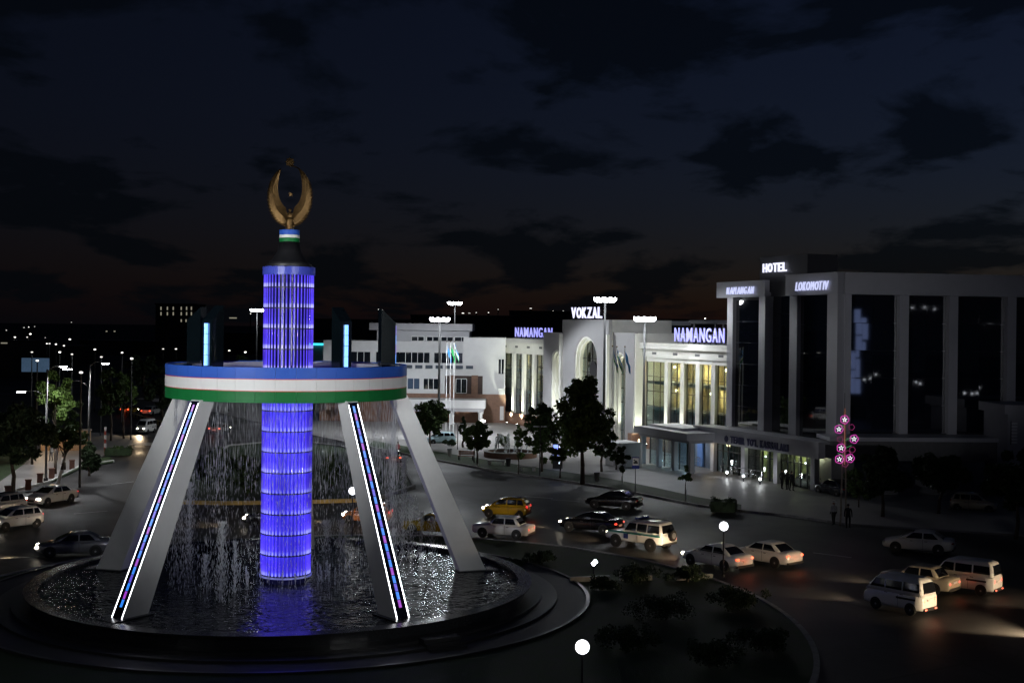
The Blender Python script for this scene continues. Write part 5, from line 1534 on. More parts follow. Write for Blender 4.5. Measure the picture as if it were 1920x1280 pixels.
# ================================================================== furniture of the square
# little fountain
p = G(957, 858); ft = empty('plaza_fountain', (p.x, p.y, 0.13)); tag(ft, 'little round basin fountain with white jets on the square', 'fountain')
MB().lathe([(2.9, 0), (2.9, 0.55), (2.55, 0.55), (2.55, 0.2)], 40, caps=False).build('basin', M_brown, ft)
MB().lathe([(2.95, 0.56), (2.95, 0.64), (2.5, 0.64), (2.5, 0.56)], 40, caps=False).build('rim', M_kerb, ft)
MB().lathe([(2.54, 0.3), (2.54, 0.4)], 40).build('basin_water', mw, ft)
for i in range(7):
    a = 2 * math.pi * i / 7
    n = 60
    u = np.linspace(0, 1, n); P = np.stack([1.9 * math.cos(a) * (1 - 0.7 * u), 1.9 * math.sin(a) * (1 - 0.7 * u), 0.4 + 1.9 * 4 * u * (1 - u)], 1) + rng.normal(0, 0.05, (n, 3))
    link('jet', drops('jet', P, rng.uniform(0.2, 0.4, n), rng.uniform(0.05, 0.09, n)), md_, ft)
# benches
def bench(px, py, rz, label, stone=False):
    p = G(px, py, 0.13); r = empty('bench', p, rz); tag(r, label, 'bench', 'benches of the square')
    if stone:
        box('seat', M_kerb, r, -0.9, 0.9, -0.25, 0.25, 0.4, 0.52)
        for s_ in (-1, 1): box('leg', M_kerb, r, s_ * 0.7 - 0.14, s_ * 0.7 + 0.14, -0.22, 0.22, 0, 0.4)
    else:
        M_wd = mat('bench_wood', (0.25, 0.09, 0.05), 0.6, var=0.2)
        for i in range(3): box('seat_slat', M_wd, r, -0.9, 0.9, -0.24 + 0.17 * i, -0.1 + 0.17 * i, 0.42, 0.46)
        for i in range(3): box('back_slat', M_wd, r, -0.9, 0.9, 0.27 + 0.02 * i, 0.3 + 0.02 * i, 0.55 + 0.14 * i, 0.66 + 0.14 * i)
        for s_ in (-1, 1):
            box('leg', M_dark, r, s_ * 0.75 - 0.04, s_ * 0.75 + 0.04, -0.25, 0.3, 0, 0.42); box('back_support', M_dark, r, s_ * 0.75 - 0.03, s_ * 0.75 + 0.03, 0.31, 0.36, 0.42, 0.98)
bench(874, 862, R(-12), 'wooden slat bench left of the round tree on the square')
bench(931, 872, R(-12), 'stone bench in front of the little fountain', True)
bench(988, 883, R(-14), 'stone bench behind the grass strip, right of the other stone bench', True)
for i, (px, py) in enumerate(((843, 855), (953, 874), (1119, 902))):
    p = G(px, py, 0.13); r = empty('litter_bin', p)
    tag(r, ['pale litter bin at the left end of the square', 'dark litter bin between the stone benches', 'litter bin on the paving right of the tall tree'][i], 'litter bin')
    MB().lathe([(0.2, 0), (0.26, 0.75), (0.22, 0.76), (0.18, 0.1)], 14).build('bin_body', M_kerb if i != 1 else M_dark, r)
    MB().lathe([(0.27, 0.76), (0.27, 0.82), (0.2, 0.84)], 14).build('lid', M_dark, r)
# lit blue kiosk column
p = G(1045, 878, 0.13); r = empty('lit_kiosk', p, R(-20)); tag(r, 'slim kiosk with glowing blue white screen under the trees', 'kiosk')
box('body', M_dark, r, -0.45, 0.45, -0.15, 0.3, 0, 2.5)
box('screen', emis('kiosk_screen', (0.25, 0.35, 1.0), 1.6), r, -0.4, 0.1, -0.17, -0.152, 0.9, 2.4)
for i in range(6): box('light_segment', emis('kiosk_white', (0.7, 0.8, 1.0), 3.0), r, 0.2, 0.36, -0.17, -0.152, 0.5 + 0.32 * i, 0.72 + 0.32 * i)
# white box kiosk
p = G(1166, 872, 0.13); r = empty('white_kiosk', p, S_RZ); tag(r, 'plain white box kiosk below the station portal', 'kiosk')
box('wall', M_white, r, -1.6, 1.6, -1.1, 1.3, 0, 2.3); box('roof', M_white, r, -1.75, 1.75, -1.25, 1.45, 2.31, 2.45); box('door', M_grey, r, 0.3, 1.1, -1.13, -1.105, 0.05, 1.95)
# road sign with blue panels
p = G(1191, 934, 0.13); k = p.y / F; r = empty('road_sign', p, R(-4)); tag(r, 'tall blue road sign with a white picture panel at the edge of the square', 'sign')
MB().tube((0, 0, 0), (0, 0, 78 * k), 0.04, n=8).build('post', M_pole, r)
M_sb = mat('sign_blue', (0.02, 0.04, 0.3), 0.4, var=0.05)
box('blue_panel', M_sb, r, -7 * k, 7 * k, -0.07, -0.045, 56 * k, 78 * k)
pw_ = box('white_panel', mat('sign_white', (0.75, 0.75, 0.75), 0.4, var=0.03), r, -6 * k, 6 * k, -0.085, -0.072, 62 * k, 76 * k)
pc = MB(); pc.box(-4 * k, 4 * k, -0.095, -0.087, 65.5 * k, 68.5 * k).box(-2 * k, 2.6 * k, -0.095, -0.087, 68.6 * k, 71 * k).box(-4 * k, -1 * k, -0.095, -0.087, 71.1 * k, 73 * k)
pc.build('pictogram', M_dark, pw_)
# flags
def flagpole(px, ytop, base, label, cols, seed, ln=1.5, hh=2.6):
    ztop = PT(px, ytop, base.y).z - base.z
    r = empty('flagpole', base); tag(r, label, 'flagpole')
    MB().tube((0, 0, 0), (0, 0, ztop), 0.06, 0.035, 8).build('pole', mat('white_pole', (0.7, 0.7, 0.7), 0.4, var=0), r)
    MB().ball((0, 0, ztop + 0.07), 0.09, 8, 6).build('finial', M_gold, r)
    rr = random.Random(seed); ph = rr.uniform(0, 3)
    fl = None
    n = 12
    for k_, c in enumerate(cols):
        vs = []; fs = []
        for i in range(n + 1):
            for j in range(2):
                u = i / n; v = (k_ + j) / len(cols)
                x = 0.06 + ln * 0.42 * u * (1 - 0.25 * math.sin(3 * u)) + 0.05 * math.sin(9 * u + ph)
                vs.append((x, 0.12 * math.sin(8 * u + ph + v), ztop - 0.25 - v * 0.9 - u * (hh - 1.2) * (0.75 + 0.25 * u)))
        for i in range(n): fs.append((2 * i, 2 * i + 1, 2 * i + 3, 2 * i + 2))
        s_ = MB().add(vs, fs).build('flag' if fl is None else 'flag_stripe', c, r if fl is None else fl)
        if fl is None: fl = s_
M_fb, M_fw, M_fg = mat('cloth_blue', (0.05, 0.25, 0.6), 0.8, var=0.1), mat('cloth_white', (0.7, 0.7, 0.7), 0.8, var=0.1), mat('cloth_green', (0.02, 0.3, 0.08), 0.8, var=0.1)
for i, (px, yt) in enumerate(((1146, 650), (1154, 651), (1169, 651))):
    b_ = G(px, 862); b_.z = 0.13
    flagpole(px, yt, b_, ['flagpole with blue white green flag, leftmost of three at the portal', 'flagpole with blue white green flag, middle of three at the portal', 'flagpole with blue flag, rightmost of three at the portal'][i], (M_fb, M_fw, M_fg) if i < 2 else (M_fb,), i, hh=3.0)
for i, (px, yt) in enumerate(((836, 641), (843, 641), (850, 641))):
    b_ = G(px, 812); b_.z = 0.13
    flagpole(px, yt, b_, ['flagpole with blue flag, leftmost of three at the annex', 'flagpole with green flag, middle of three at the annex', 'flagpole with blue white green flag, rightmost of three at the annex'][i], ((M_fb,), (M_fg,), (M_fb, M_fw, M_fg))[i], 5 + i, hh=3.0)
# slim park lamps of the square
for i, (px, py, tp) in enumerate(((858, 842, 795), (1012, 893, 800), (889, 868, 812))):
    p = G(px, py, 0.13); h = PT(px, tp, p.y).z - 0.13
    r = empty('park_lamp', p); tag(r, ['slim twin headed park lamp before the annex entrance', 'slim dark pole beside the middle sized tree', 'slim dark pole beside the round tree'][i], 'lamp post', 'slim posts of the square')
    MB().tube((0, 0, 0), (0, 0, h), 0.06, 0.04, 8).build('pole', M_dark, r)
    for s_ in (-1, 1):
        MB().box(-0.3, 0.3, -0.1, 0.1, 0, 0.07).build('lamp_head', M_grey, r, (s_ * 0.35, 0, h))
# bright lamp at the annex canopy corner
p = PT(905, 789, 183); r = empty('corner_lamp', (p.x, p.y, 0.13)); tag(r, 'bright white lamp at the corner of the annex entrance canopy', 'lamp')
MB().tube((0, 0, 0), (0, 0, p.z - 0.4), 0.04, n=6).build('post', M_dark, r)
MB().ball((0, 0, p.z - 0.13), 0.26, 10, 6, (1.5, 1, 0.8)).build('globe', emis('corner_globe', (1, 1, 0.95), 8), r)
lamp('corner_light', 'POINT', (0, -0.6, p.z - 0.1), 150, (1, 1, 0.95), r, 0.2)
# bollards at the left
for i, (px, py) in enumerate(((15, 931), (53, 918), (75, 906), (97, 896), (135, 879))):
    p = G(px, py, 0.13); r = empty('bollard', p, R(20)); tag(r, 'brown square bollard, %s from the left along the pavement edge' % ('first', 'second', 'third', 'fourth', 'fifth')[i], 'bollard', 'bollards of the left pavement')
    M_bl = mat('bollard_brown', (0.12, 0.05, 0.035), 0.6, var=0.25)
    box('shaft', M_bl, r, -0.24, 0.24, -0.24, 0.24, 0, 0.82); box('cap', M_bl, r, -0.28, 0.28, -0.28, 0.28, 0.825, 0.9)
# warm lit wall panel and striped post at the left pavement
p = G(122, 845, 0.13); r = empty('pavement_wall', p, R(8)); tag(r, 'low tan wall lit warm behind the people on the left pavement', 'wall')
box('wall', mat('tan_wall', (0.45, 0.3, 0.18), 0.8, var=0.15), r, -2.6, 2.6, 0.3, 0.6, 0, 2.2); box('coping', M_kerb, r, -2.7, 2.7, 0.22, 0.68, 2.21, 2.35)
for i, (px, py) in enumerate(((76, 800), (95, 799))):
    q_ = PT(px, py, p.y - 1.0); s_ = empty('wall_globe', (q_.x, q_.y, 0.13)); tag(s_, 'warm lamp above the tan wall, %s of the two' % ('left', 'right')[i], 'lamp', 'lamps at the tan wall')
    MB().tube((0, 0, 0), (0, 0, q_.z - 0.3), 0.04, n=6).build('post', M_dark, s_)
    MB().ball((0, 0, q_.z - 0.1), 0.17, 10, 6).build('globe', emis('warm_globe', (1, 0.85, 0.6), 6), s_)
    lamp('globe_light', 'POINT', (0, -0.3, q_.z - 0.1), 120, (1, 0.7, 0.4), s_, 0.2)
p = G(197, 846, 0.13); r = empty('striped_post', p); tag(r, 'thin post with red and white bands beside the planter hedge', 'post')
for i in range(6): MB().lathe([(0.12, 0.45 * i), (0.12, 0.45 * i + 0.44)], 10).build('band', (mat('post_red', (0.3, 0.05, 0.04), 0.6, var=0.1), M_frame)[i % 2], r)

# flower light pole ---------------------------------------------------------------
p = G(1581, 986, 0.0); k = p.y / F
fp = empty('flower_light_pole', p); tag(fp, 'tall lattice pole with glowing magenta and white flower lights', 'light pole')
htop = (986 - 772) * k
for dx in (-0.16, 0.16):
    MB().tube((dx * 1.3, 0, 0), (dx * 0.3, 0, htop), 0.075, 0.04, 8).build('pole', mat('concrete_pole', (0.3, 0.26, 0.21), 0.8, var=0.2), fp)
MB().tube((0, 0, htop), (0, 0, htop + 1.4), 0.02, n=5).build('tip', M_dark, fp)
MB().tube((0, -0.12, (986 - 870) * k), (0, -0.12, (986 - 765) * k), 0.022, n=6).build('orange_line', emis('orange_line', (0.8, 0.25, 0.1), 0.35), fp)
for i, (px, py) in enumerate(((1583, 800), (1585, 840), (1588, 855), (1583, 825))):
    MB().tube((0, -0.14, (986 - py) * k), ((1594 - 1581) * k * (1 if i % 2 else -1), -0.14, (986 - py + 6) * k), 0.02, n=5).build('green_line', emis('green_line', (0.05, 0.6, 0.15), 0.5), fp)
M_mag = emis('magenta_line', (0.75, 0.05, 0.5), 1.0); M_magd = emis('magenta_dim', (0.5, 0.02, 0.2), 0.35); M_st = emis('star_white', (0.95, 0.95, 1.0), 1.6)
for (px, py, full) in ((1580, 786, 1), (1569.5, 804, 1), (1593, 800, 0), (1598, 822, 1), (1572, 823, 0), (1574, 839, 1), (1595, 842, 0), (1571, 860, 1), (1591, 858, 1), (1582, 869, 0), (1586, 849, 0)):
    c = Vector(((px - 1581) * k, -0.2, (986 - py) * k))
    fw = None
    rr = (8.0 if full else 5.5) * k
    o = MB(); n = 40
    pts = []
    for i in range(n):
        a = 2 * math.pi * i / n
        q_ = rr * (0.84 + 0.16 * abs(math.cos(2.5 * a)) ** 0.7)
        pts.append(Vector((q_ * math.cos(a), 0, q_ * math.sin(a))))
    for i in range(n): o.tube(pts[i], pts[(i + 1) % n], 0.028, n=4, caps=False)
    fw = o.build('flower', M_mag if full else M_magd, fp, c)
    if full:
        s_ = MB()
        for i in range(5):
            a = math.pi / 2 + 2 * math.pi * i / 5
            s_.tube((0.06 * math.cos(a), 0, 0.06 * math.sin(a)), (rr * 0.62 * math.cos(a), 0, rr * 0.62 * math.sin(a)), 0.035, 0.02, 5)
        s_.build('flower_star', M_st, fw)
# ================================================================== people
def person(loc, rz, label, shirt, trousers, hair=(0.02, 0.015, 0.01), h=1.74, arms='down', hat=None, stride=0.1):
    root = empty('person', loc, rz); tag(root, label, 'person')
    k = h / 1.74
    me = bpy.data.meshes.new('body')
    J = {'pel': (0, 0, .95, .15), 'waist': (0, 0, 1.1, .135), 'chest': (0, -.01, 1.32, .16), 'neck': (0, 0, 1.5, .06), 'head': (0, -.02, 1.6, .095), 'top': (0, -.01, 1.69, .085)}
    E_ = [('pel', 'waist'), ('waist', 'chest'), ('chest', 'neck'), ('neck', 'head'), ('head', 'top')]
    for s_, n_ in ((-1, 'l'), (1, 'r')):
        st = stride * s_
        J['hip' + n_] = (.1 * s_, 0, .9, .095); J['kn' + n_] = (.11 * s_, -.03 + st * .5, .5, .065); J['an' + n_] = (.11 * s_, st + .02, .08, .045); J['toe' + n_] = (.12 * s_, st - .15, .03, .035)
        J['sh' + n_] = (.19 * s_, 0, 1.42, .065)
        if arms == 'down':
            J['el' + n_] = (.25 * s_, .03, 1.14, .045); J['wr' + n_] = (.26 * s_, -.05, .9, .033); J['ha' + n_] = (.26 * s_, -.08, .8, .03)
        else:
            J['el' + n_] = (.26 * s_, .04, 1.15, .045); J['wr' + n_] = (.12 * s_, -.2, 1.1, .033); J['ha' + n_] = (.04 * s_, -.24, 1.12, .03)
        E_ += [('pel', 'hip' + n_), ('hip' + n_, 'kn' + n_), ('kn' + n_, 'an' + n_), ('an' + n_, 'toe' + n_), ('chest', 'sh' + n_), ('sh' + n_, 'el' + n_), ('el' + n_, 'wr' + n_), ('wr' + n_, 'ha' + n_)]
    ks = list(J); ix = {n_: i for i, n_ in enumerate(ks)}
    me.from_pydata([tuple(c * k for c in J[n_][:3]) for n_ in ks], [(ix[a], ix[b]) for a, b in E_], [])
    me.update()
    key = 'clothes_%.2f_%.2f_%.2f_%.2f' % (shirt[0], shirt[2], trousers[0], k)
    m = bpy.data.materials.new(key); m.use_nodes = True
    t = m.node_tree; b = t.nodes['Principled BSDF']; b.inputs['Roughness'].default_value = 0.85
    tx = t.nodes.new('ShaderNodeTexCoord'); sp = t.nodes.new('ShaderNodeSeparateXYZ'); t.links.new(tx.outputs['Object'], sp.inputs[0])
    dv_ = t.nodes.new('ShaderNodeMath'); dv_.operation = 'DIVIDE'; dv_.inputs[1].default_value = h; t.links.new(sp.outputs['Z'], dv_.inputs[0])
    cr = t.nodes.new('ShaderNodeValToRGB'); cr.color_ramp.interpolation = 'CONSTANT'
    e = cr.color_ramp.elements; e[0].color = (0.02, 0.02, 0.02, 1); e[1].position = 0.055; e[1].color = (*trousers, 1)
    n1_ = e.new(0.56); n1_.color = (*shirt, 1); n2_ = e.new(0.86); n2_.color = (0.36, 0.22, 0.15, 1)
    t.links.new(dv_.outputs[0], cr.inputs['Fac']); t.links.new(cr.outputs[0], b.inputs['Base Color'])
    o = link('body', me, m, root)
    sk = o.modifiers.new('skin', 'SKIN'); sk.use_smooth_shade = True
    lay = me.skin_vertices[0] if len(me.skin_vertices) else None
    if lay is None:
        bpy.context.view_layer.objects.active = o
        bpy.ops.mesh.customdata_skin_add()
        lay = me.skin_vertices[0]
    for n_ in ks:
        rr = J[n_][3] * k
        lay.data[ix[n_]].radius = (rr, rr * (0.75 if n_ in ('pel', 'waist', 'chest') else 1.0))
        lay.data[ix[n_]].use_root = (n_ == 'pel')
    sb_ = o.modifiers.new('smooth', 'SUBSURF'); sb_.levels = 1; sb_.render_levels = 1
    hb_ = MB().ball((0, 0.0, 1.665 * k), 0.108 * k, 12, 8, (0.95, 1.08, 0.95))
    hb_.v = [(x, y + 0.02 * k, z) for x, y, z in hb_.v]
    if hat:
        MB().lathe([(0.2, 1.67 * k), (0.2, 1.69 * k), (0.115, 1.7 * k), (0.1, 1.8 * k), (0.05, 1.83 * k)], 16).build('hat', mat('hat_%.1f' % hat[0], hat, 0.8, var=0.05), root)
    else:
        hv = MB().ball((0, 0.022 * k, 1.685 * k), 0.104 * k, 12, 8, (0.95, 1.0, 0.85)).build('hair', mat('hair_dark', hair, 0.7, var=0), root, smooth=True)
    MB().ball((0, -0.115 * k, 1.6 * k), 0.02 * k, 6, 4, (0.7, 1, 1.3)).build('nose', mat('skin', (0.36, 0.22, 0.15), 0.6, var=0), root)
    return root
def pp(px, py, *a, **kw):
    p = G(px, py, 0.13)
    return person(p, *a, **kw)
pp(105, 863, R(20), 'person in dark clothes standing before the tan wall at the left', (0.03, 0.03, 0.05), (0.02, 0.02, 0.03))
pp(96, 864, R(-30), 'person in pale clothes beside the dark clothed one at the left', (0.4, 0.38, 0.36), (0.2, 0.2, 0.2), h=1.66)
pp(118, 888, R(70), 'person in pale shirt leaning by the leaning tree', (0.5, 0.46, 0.42), (0.05, 0.04, 0.04), arms='front')
pp(933, 841, R(10), 'person in dark clothes standing behind the little fountain', (0.04, 0.04, 0.05), (0.03, 0.03, 0.04))
pp(1563, 984, R(200), 'man with white hat and light shirt beside the flower light pole', (0.45, 0.45, 0.46), (0.03, 0.03, 0.03), hat=(0.6, 0.6, 0.6))
pp(1590, 990, R(160), 'person in black standing right of the flower light pole', (0.02, 0.02, 0.02), (0.015, 0.015, 0.015))
pp(1466, 916, R(30), 'person in black before the lobby glass, left of three', (0.02, 0.02, 0.02), (0.015, 0.015, 0.02))
pp(1476, 918, R(190), 'person in black before the lobby glass, middle of three', (0.03, 0.03, 0.03), (0.015, 0.015, 0.02), arms='front')
pp(1484, 920, R(120), 'person in black before the lobby glass, right of three', (0.02, 0.02, 0.03), (0.02, 0.02, 0.02))
pp(746, 858, R(40), 'person in a pink top behind the water curtain at the right', (0.5, 0.15, 0.18), (0.05, 0.05, 0.06))

# ================================================================== vehicles
M_cglass = mat('car_glass', (0.006, 0.007, 0.009), 0.05, var=0, spec=0.7, ior=1.6)
M_tyre = mat('tyre', (0.012, 0.012, 0.012), 0.85, var=0.1)
M_rim = mat('wheel_rim', (0.4, 0.4, 0.41), 0.3, metal=0.8, var=0.05)
M_trim = mat('black_trim', (0.015, 0.015, 0.015), 0.6, var=0)
M_head = emis('headlight_on', (1.0, 0.9, 0.72), 26); M_heado = mat('headlight_off', (0.5, 0.5, 0.5), 0.1, metal=0.4, var=0)
M_tail = emis('tail_on', (1.0, 0.02, 0.01), 1.5); M_tailh = emis('brake_on', (1.0, 0.09, 0.03), 3.6); M_tailo = mat('tail_off', (0.25, 0.01, 0.01), 0.2, var=0)
M_plate = mat('number_plate', (0.6, 0.6, 0.58), 0.5, var=0.05); M_amb = emis('indicator_on', (1.0, 0.35, 0.05), 4)
def paint(name, col, metal=0.1):
    return mat('paint_' + name, col, 0.22, metal=metal, var=0.04, scale=1.5, spec=0.6)
def rrect(x0, x1, hw, z, rc, n=4):
    pts = []
    for cx, cy, a0 in ((x1 - rc, hw - rc, 0), (x0 + rc, hw - rc, 90), (x0 + rc, -hw + rc, 180), (x1 - rc, -hw + rc, 270)):
        for i in range(n + 1):
            a = R(a0 + 90 * i / n)
            pts.append((cx + rc * math.cos(a), cy + rc * math.sin(a), z))
    return pts
SPEC = {
 'sedan': dict(L=4.45, W=1.74, st=[(-2.22, .42, .74, .62), (-2.17, .30, .95, .76), (-1.95, .24, 1.02, .83), (-1.4, .22, 1.0, .86), (-.6, .2, .95, .87), (.4, .2, .93, .87), (1.0, .2, .92, .865), (1.35, .21, .88, .855), (1.8, .23, .79, .82), (2.08, .27, .70, .74), (2.2, .36, .58, .6)],
   gh=[(.88, -1.75, 1.25, .80), (1.1, -1.45, .82, .755), (1.3, -1.12, .38, .69), (1.39, -.92, .14, .63), (1.44, -.7, -.1, .5)], wb=(-1.3, 1.33), wr=.31,
   win=[[(-1.3, .98), (-.38, .98), (-.38, 1.33), (-.92, 1.33)], [(-.3, .98), (.72, .98), (.26, 1.32), (-.3, 1.33)]], ws=(.98, 1.34), rw=(.99, 1.34), hl=(.62, .12), tl=(.78, .14)),
 'hatch': dict(L=3.55, W=1.6, st=[(-1.77, .36, .78, .62), (-1.73, .26, .96, .74), (-1.5, .22, .98, .79), (-.8, .2, .95, .8), (.2, .2, .93, .8), (.8, .2, .92, .79), (1.2, .22, .87, .77), (1.55, .26, .76, .7), (1.74, .34, .62, .56)],
   gh=[(.88, -1.74, 1.12, .74), (1.12, -1.64, .8, .71), (1.32, -1.5, .48, .66), (1.43, -1.35, .2, .6), (1.48, -1.1, -.1, .48)], wb=(-1.18, 1.16), wr=.28,
   win=[[(-1.5, .99), (-1.02, .99), (-1.02, 1.36), (-1.36, 1.36)], [(-.95, .99), (-.25, .99), (-.25, 1.37), (-.95, 1.37)], [(-.18, .99), (.74, .99), (.34, 1.36), (-.18, 1.37)]], ws=(.98, 1.37), rw=(.98, 1.37), hl=(.66, .14), tl=(.85, .2)),
 'boxy': dict(L=4.05, W=1.6, st=[(-2.02, .34, .84, .72), (-2.0, .26, .93, .76), (-1.5, .23, .95, .78), (-.5, .22, .93, .79), (.6, .22, .92, .79), (1.2, .22, .92, .78), (1.9, .24, .88, .77), (2.0, .3, .82, .75), (2.02, .36, .76, .72)],
   gh=[(.88, -1.45, .95, .74), (1.15, -1.25, .65, .69), (1.34, -1.08, .42, .64), (1.41, -.95, .28, .58), (1.43, -.8, .1, .5)], wb=(-1.2, 1.25), wr=.3,
   win=[[(-1.12, .97), (-.36, .97), (-.36, 1.34), (-.94, 1.34)], [(-.28, .97), (.62, .97), (.36, 1.34), (-.28, 1.34)]], ws=(.98, 1.35), rw=(.98, 1.35), hl=(.66, .14), tl=(.68, .2)),
 'van': dict(L=3.48, W=1.42, st=[(-1.74, .34, 1.0, .62), (-1.72, .26, 1.1, .68), (-1.2, .22, 1.1, .7), (0, .22, 1.1, .705), (1.0, .22, 1.1, .7), (1.5, .24, 1.02, .68), (1.68, .28, .86, .64), (1.74, .36, .7, .58)],
   gh=[(1.0, -1.72, 1.6, .695), (1.3, -1.70, 1.35, .67), (1.6, -1.64, 1.08, .62), (1.76, -1.56, .88, .57), (1.86, -1.3, .6, .46)], wb=(-1.05, .95), wr=.27,
   win=[[(-1.55, 1.18), (-.62, 1.18), (-.62, 1.62), (-1.5, 1.62)], [(-.54, 1.18), (.38, 1.18), (.38, 1.62), (-.54, 1.62)], [(.46, 1.18), (1.3, 1.18), (.98, 1.62), (.46, 1.62)]], ws=(1.12, 1.68), rw=(1.14, 1.66), hl=(.72, .18), tl=(.82, .3)),
 'suv': dict(L=4.5, W=1.84, st=[(-2.25, .5, 1.0, .84), (-2.22, .42, 1.12, .88), (-1.5, .4, 1.14, .9), (-.4, .4, 1.12, .9), (.6, .4, 1.1, .9), (1.1, .4, 1.08, .89), (1.8, .42, 1.03, .87), (2.15, .46, .98, .85), (2.25, .54, .9, .8)],
   gh=[(1.04, -2.2, 1.0, .86), (1.3, -2.14, .74, .82), (1.6, -2.06, .46, .76), (1.78, -1.96, .25, .7), (1.84, -1.75, .0, .58)], wb=(-1.35, 1.35), wr=.38,
   win=[[(-1.98, 1.18), (-1.08, 1.18), (-1.08, 1.66), (-1.94, 1.66)], [(-1.0, 1.18), (-.26, 1.18), (-.26, 1.67), (-1.0, 1.67)], [(-.18, 1.18), (.72, 1.18), (.36, 1.66), (-.18, 1.67)]], ws=(1.14, 1.7), rw=(1.2, 1.68), hl=(.84, .2), tl=(.78, .26)),
}
CAR_MESH = {}
def car(kind, px, py, head, paint_m, label, name='car', cat='car', group='cars on the roundabout', lights=True, brake=False, beam=350, tails=None, pt=None, headlamps=True):
    S = SPEC[kind]
    p = pt if pt is not None else G(px, py)
    root = empty(name, (p.x, p.y, 0.006), R(head)); tag(root, label, cat, group)
    st, gh = S['st'], S['gh']
    def gi(z):
        for a, b in zip(gh[:-1], gh[1:]):
            if z <= b[0]:
                u = (z - a[0]) / (b[0] - a[0]); return [a[i] + (b[i] - a[i]) * u for i in range(4)]
        return list(gh[-1])
    def part(key, name_, mk, m_, parent, loc=None, smooth=False):
        kk_ = (kind, key)
        if kk_ not in CAR_MESH:
            b_ = mk(); me = bpy.data.meshes.new(name_); me.from_pydata(b_.v, [], b_.f)
            if smooth: me.shade_smooth()
            me.update(); me.materials.append(m_); CAR_MESH[kk_] = me
        o = bpy.data.objects.new(name_, CAR_MESH[kk_]); COL.objects.link(o); o.parent = parent
        if loc is not None: o.location = loc
        if m_ is not CAR_MESH[kk_].materials[0]:
            o.material_slots[0].link = 'OBJECT'; o.material_slots[0].material = m_
        return o
    def mk_body():
        rings = []
        n = 20
        for x, z0, z1, hw in st:
            ring_ = []
            for i in range(n):
                a = 2 * math.pi * (i + 0.5) / n
                c, s_ = math.cos(a), math.sin(a)
                e = 0.42
                yy = hw * math.copysign(abs(c) ** e, c); zz = (z0 + z1) / 2 + (z1 - z0) / 2 * math.copysign(abs(s_) ** e, s_)
                ring_.append((x, yy, zz))
            rings.append(ring_)
        return MB().loops(rings)
    body = part('body', 'body', mk_body, paint_m, root, smooth=True)
    part('cabin', 'cabin', lambda: MB().loops([rrect(x0, x1, hw, z, 0.16) for z, x0, x1, hw in gh]), paint_m, root, smooth=True)
    # windows lie just proud of the cabin sides
    def side_win(poly, sgn):
        def f():
            b_ = MB()
            zs_ = sorted({z for _, z in poly} | {g_[0] for g_ in gh if min(z for _, z in poly) < g_[0] < max(z for _, z in poly)})
            zlo, zhi = min(z for _, z in poly), max(z for _, z in poly)
            def xr_(z):
                u = (z - zlo) / (zhi - zlo)
                return poly[0][0] + (poly[3][0] - poly[0][0]) * u, poly[1][0] + (poly[2][0] - poly[1][0]) * u
            for za, zb_ in zip(zs_[:-1], zs_[1:]):
                a0, a1 = xr_(za); b0, b1 = xr_(zb_)
                ya, yb = (gi(za)[3] + 0.006) * sgn, (gi(zb_)[3] + 0.006) * sgn
                q_ = [(a0, ya, za), (a1, ya, za), (b1, yb, zb_), (b0, yb, zb_)]
                b_.add(q_ if sgn < 0 else q_[::-1], [(0, 1, 2, 3)])
            return b_
        return f
    for i, poly in enumerate(S['win']):
        for sgn in (1, -1):
            part('win%d%d' % (i, sgn), 'side_window', side_win(poly, sgn), M_cglass, root)
    def end_win(z0, z1, front):
        def f():
            b_ = MB()
            zs_ = [z0] + [g_[0] for g_ in gh if z0 < g_[0] < z1] + [z1]
            for za, zb_ in zip(zs_[:-1], zs_[1:]):
                ga, gb = gi(za), gi(zb_)
                xa_, xb_ = (ga[2] + .008, gb[2] + .008) if front else (ga[1] - .008, gb[1] - .008)
                wa, wb_ = ga[3] - .13, gb[3] - .13
                q_ = [(xa_, -wa, za), (xa_, wa, za), (xb_, wb_, zb_), (xb_, -wb_, zb_)]
                b_.add(q_ if front else q_[::-1], [(0, 1, 2, 3)])
            return b_
        return f
    part('ws', 'windscreen', end_win(*S['ws'], True), M_cglass, root)
    part('rw', 'rear_window', end_win(*S['rw'], False), M_cglass, root)
    xf, xr = st[-1][0], st[0][0]; W2 = S['W'] / 2; wr = S['wr']
    def mk_wheel():
        b_ = MB().lathe([(wr * .62, -.1), (wr * .95, -.1), (wr, -.06), (wr, .06), (wr * .95, .1), (wr * .62, .1)], 22, caps=False)
        b_.v = [(x, z, y) for x, y, z in b_.v]; return b_
    def mk_rim():
        b_ = MB().lathe([(wr * .63, -.07), (wr * .63, .08), (wr * .5, .06), (wr * .15, .085)], 22)
        b_.v = [(x, z, y) for x, y, z in b_.v]; return b_
    def mk_arch():
        b_ = MB().lathe([(wr * 1.18, -.02), (wr * 1.18, .008)], 22)
        b_.v = [(x, z, y) for x, y, z in b_.v]; return b_
    for wx in S['wb']:
        for sgn in (1, -1):
            ww = part('wheel', 'wheel', mk_wheel, M_tyre, root, (wx, sgn * (W2 - .09), wr)); ww.rotation_euler = (0, 0, 0 if sgn > 0 else math.pi)
            part('rim', 'rim', mk_rim, M_rim, ww)
            ar = part('arch', 'wheel_arch', mk_arch, M_trim, root, (wx, sgn * (W2 - .012 - .004), wr + .04)); ar.rotation_euler = (0, 0, 0 if sgn > 0 else math.pi)
    hz, hh = S['hl']; tz, th = S['tl']
    yl = W2 - .28
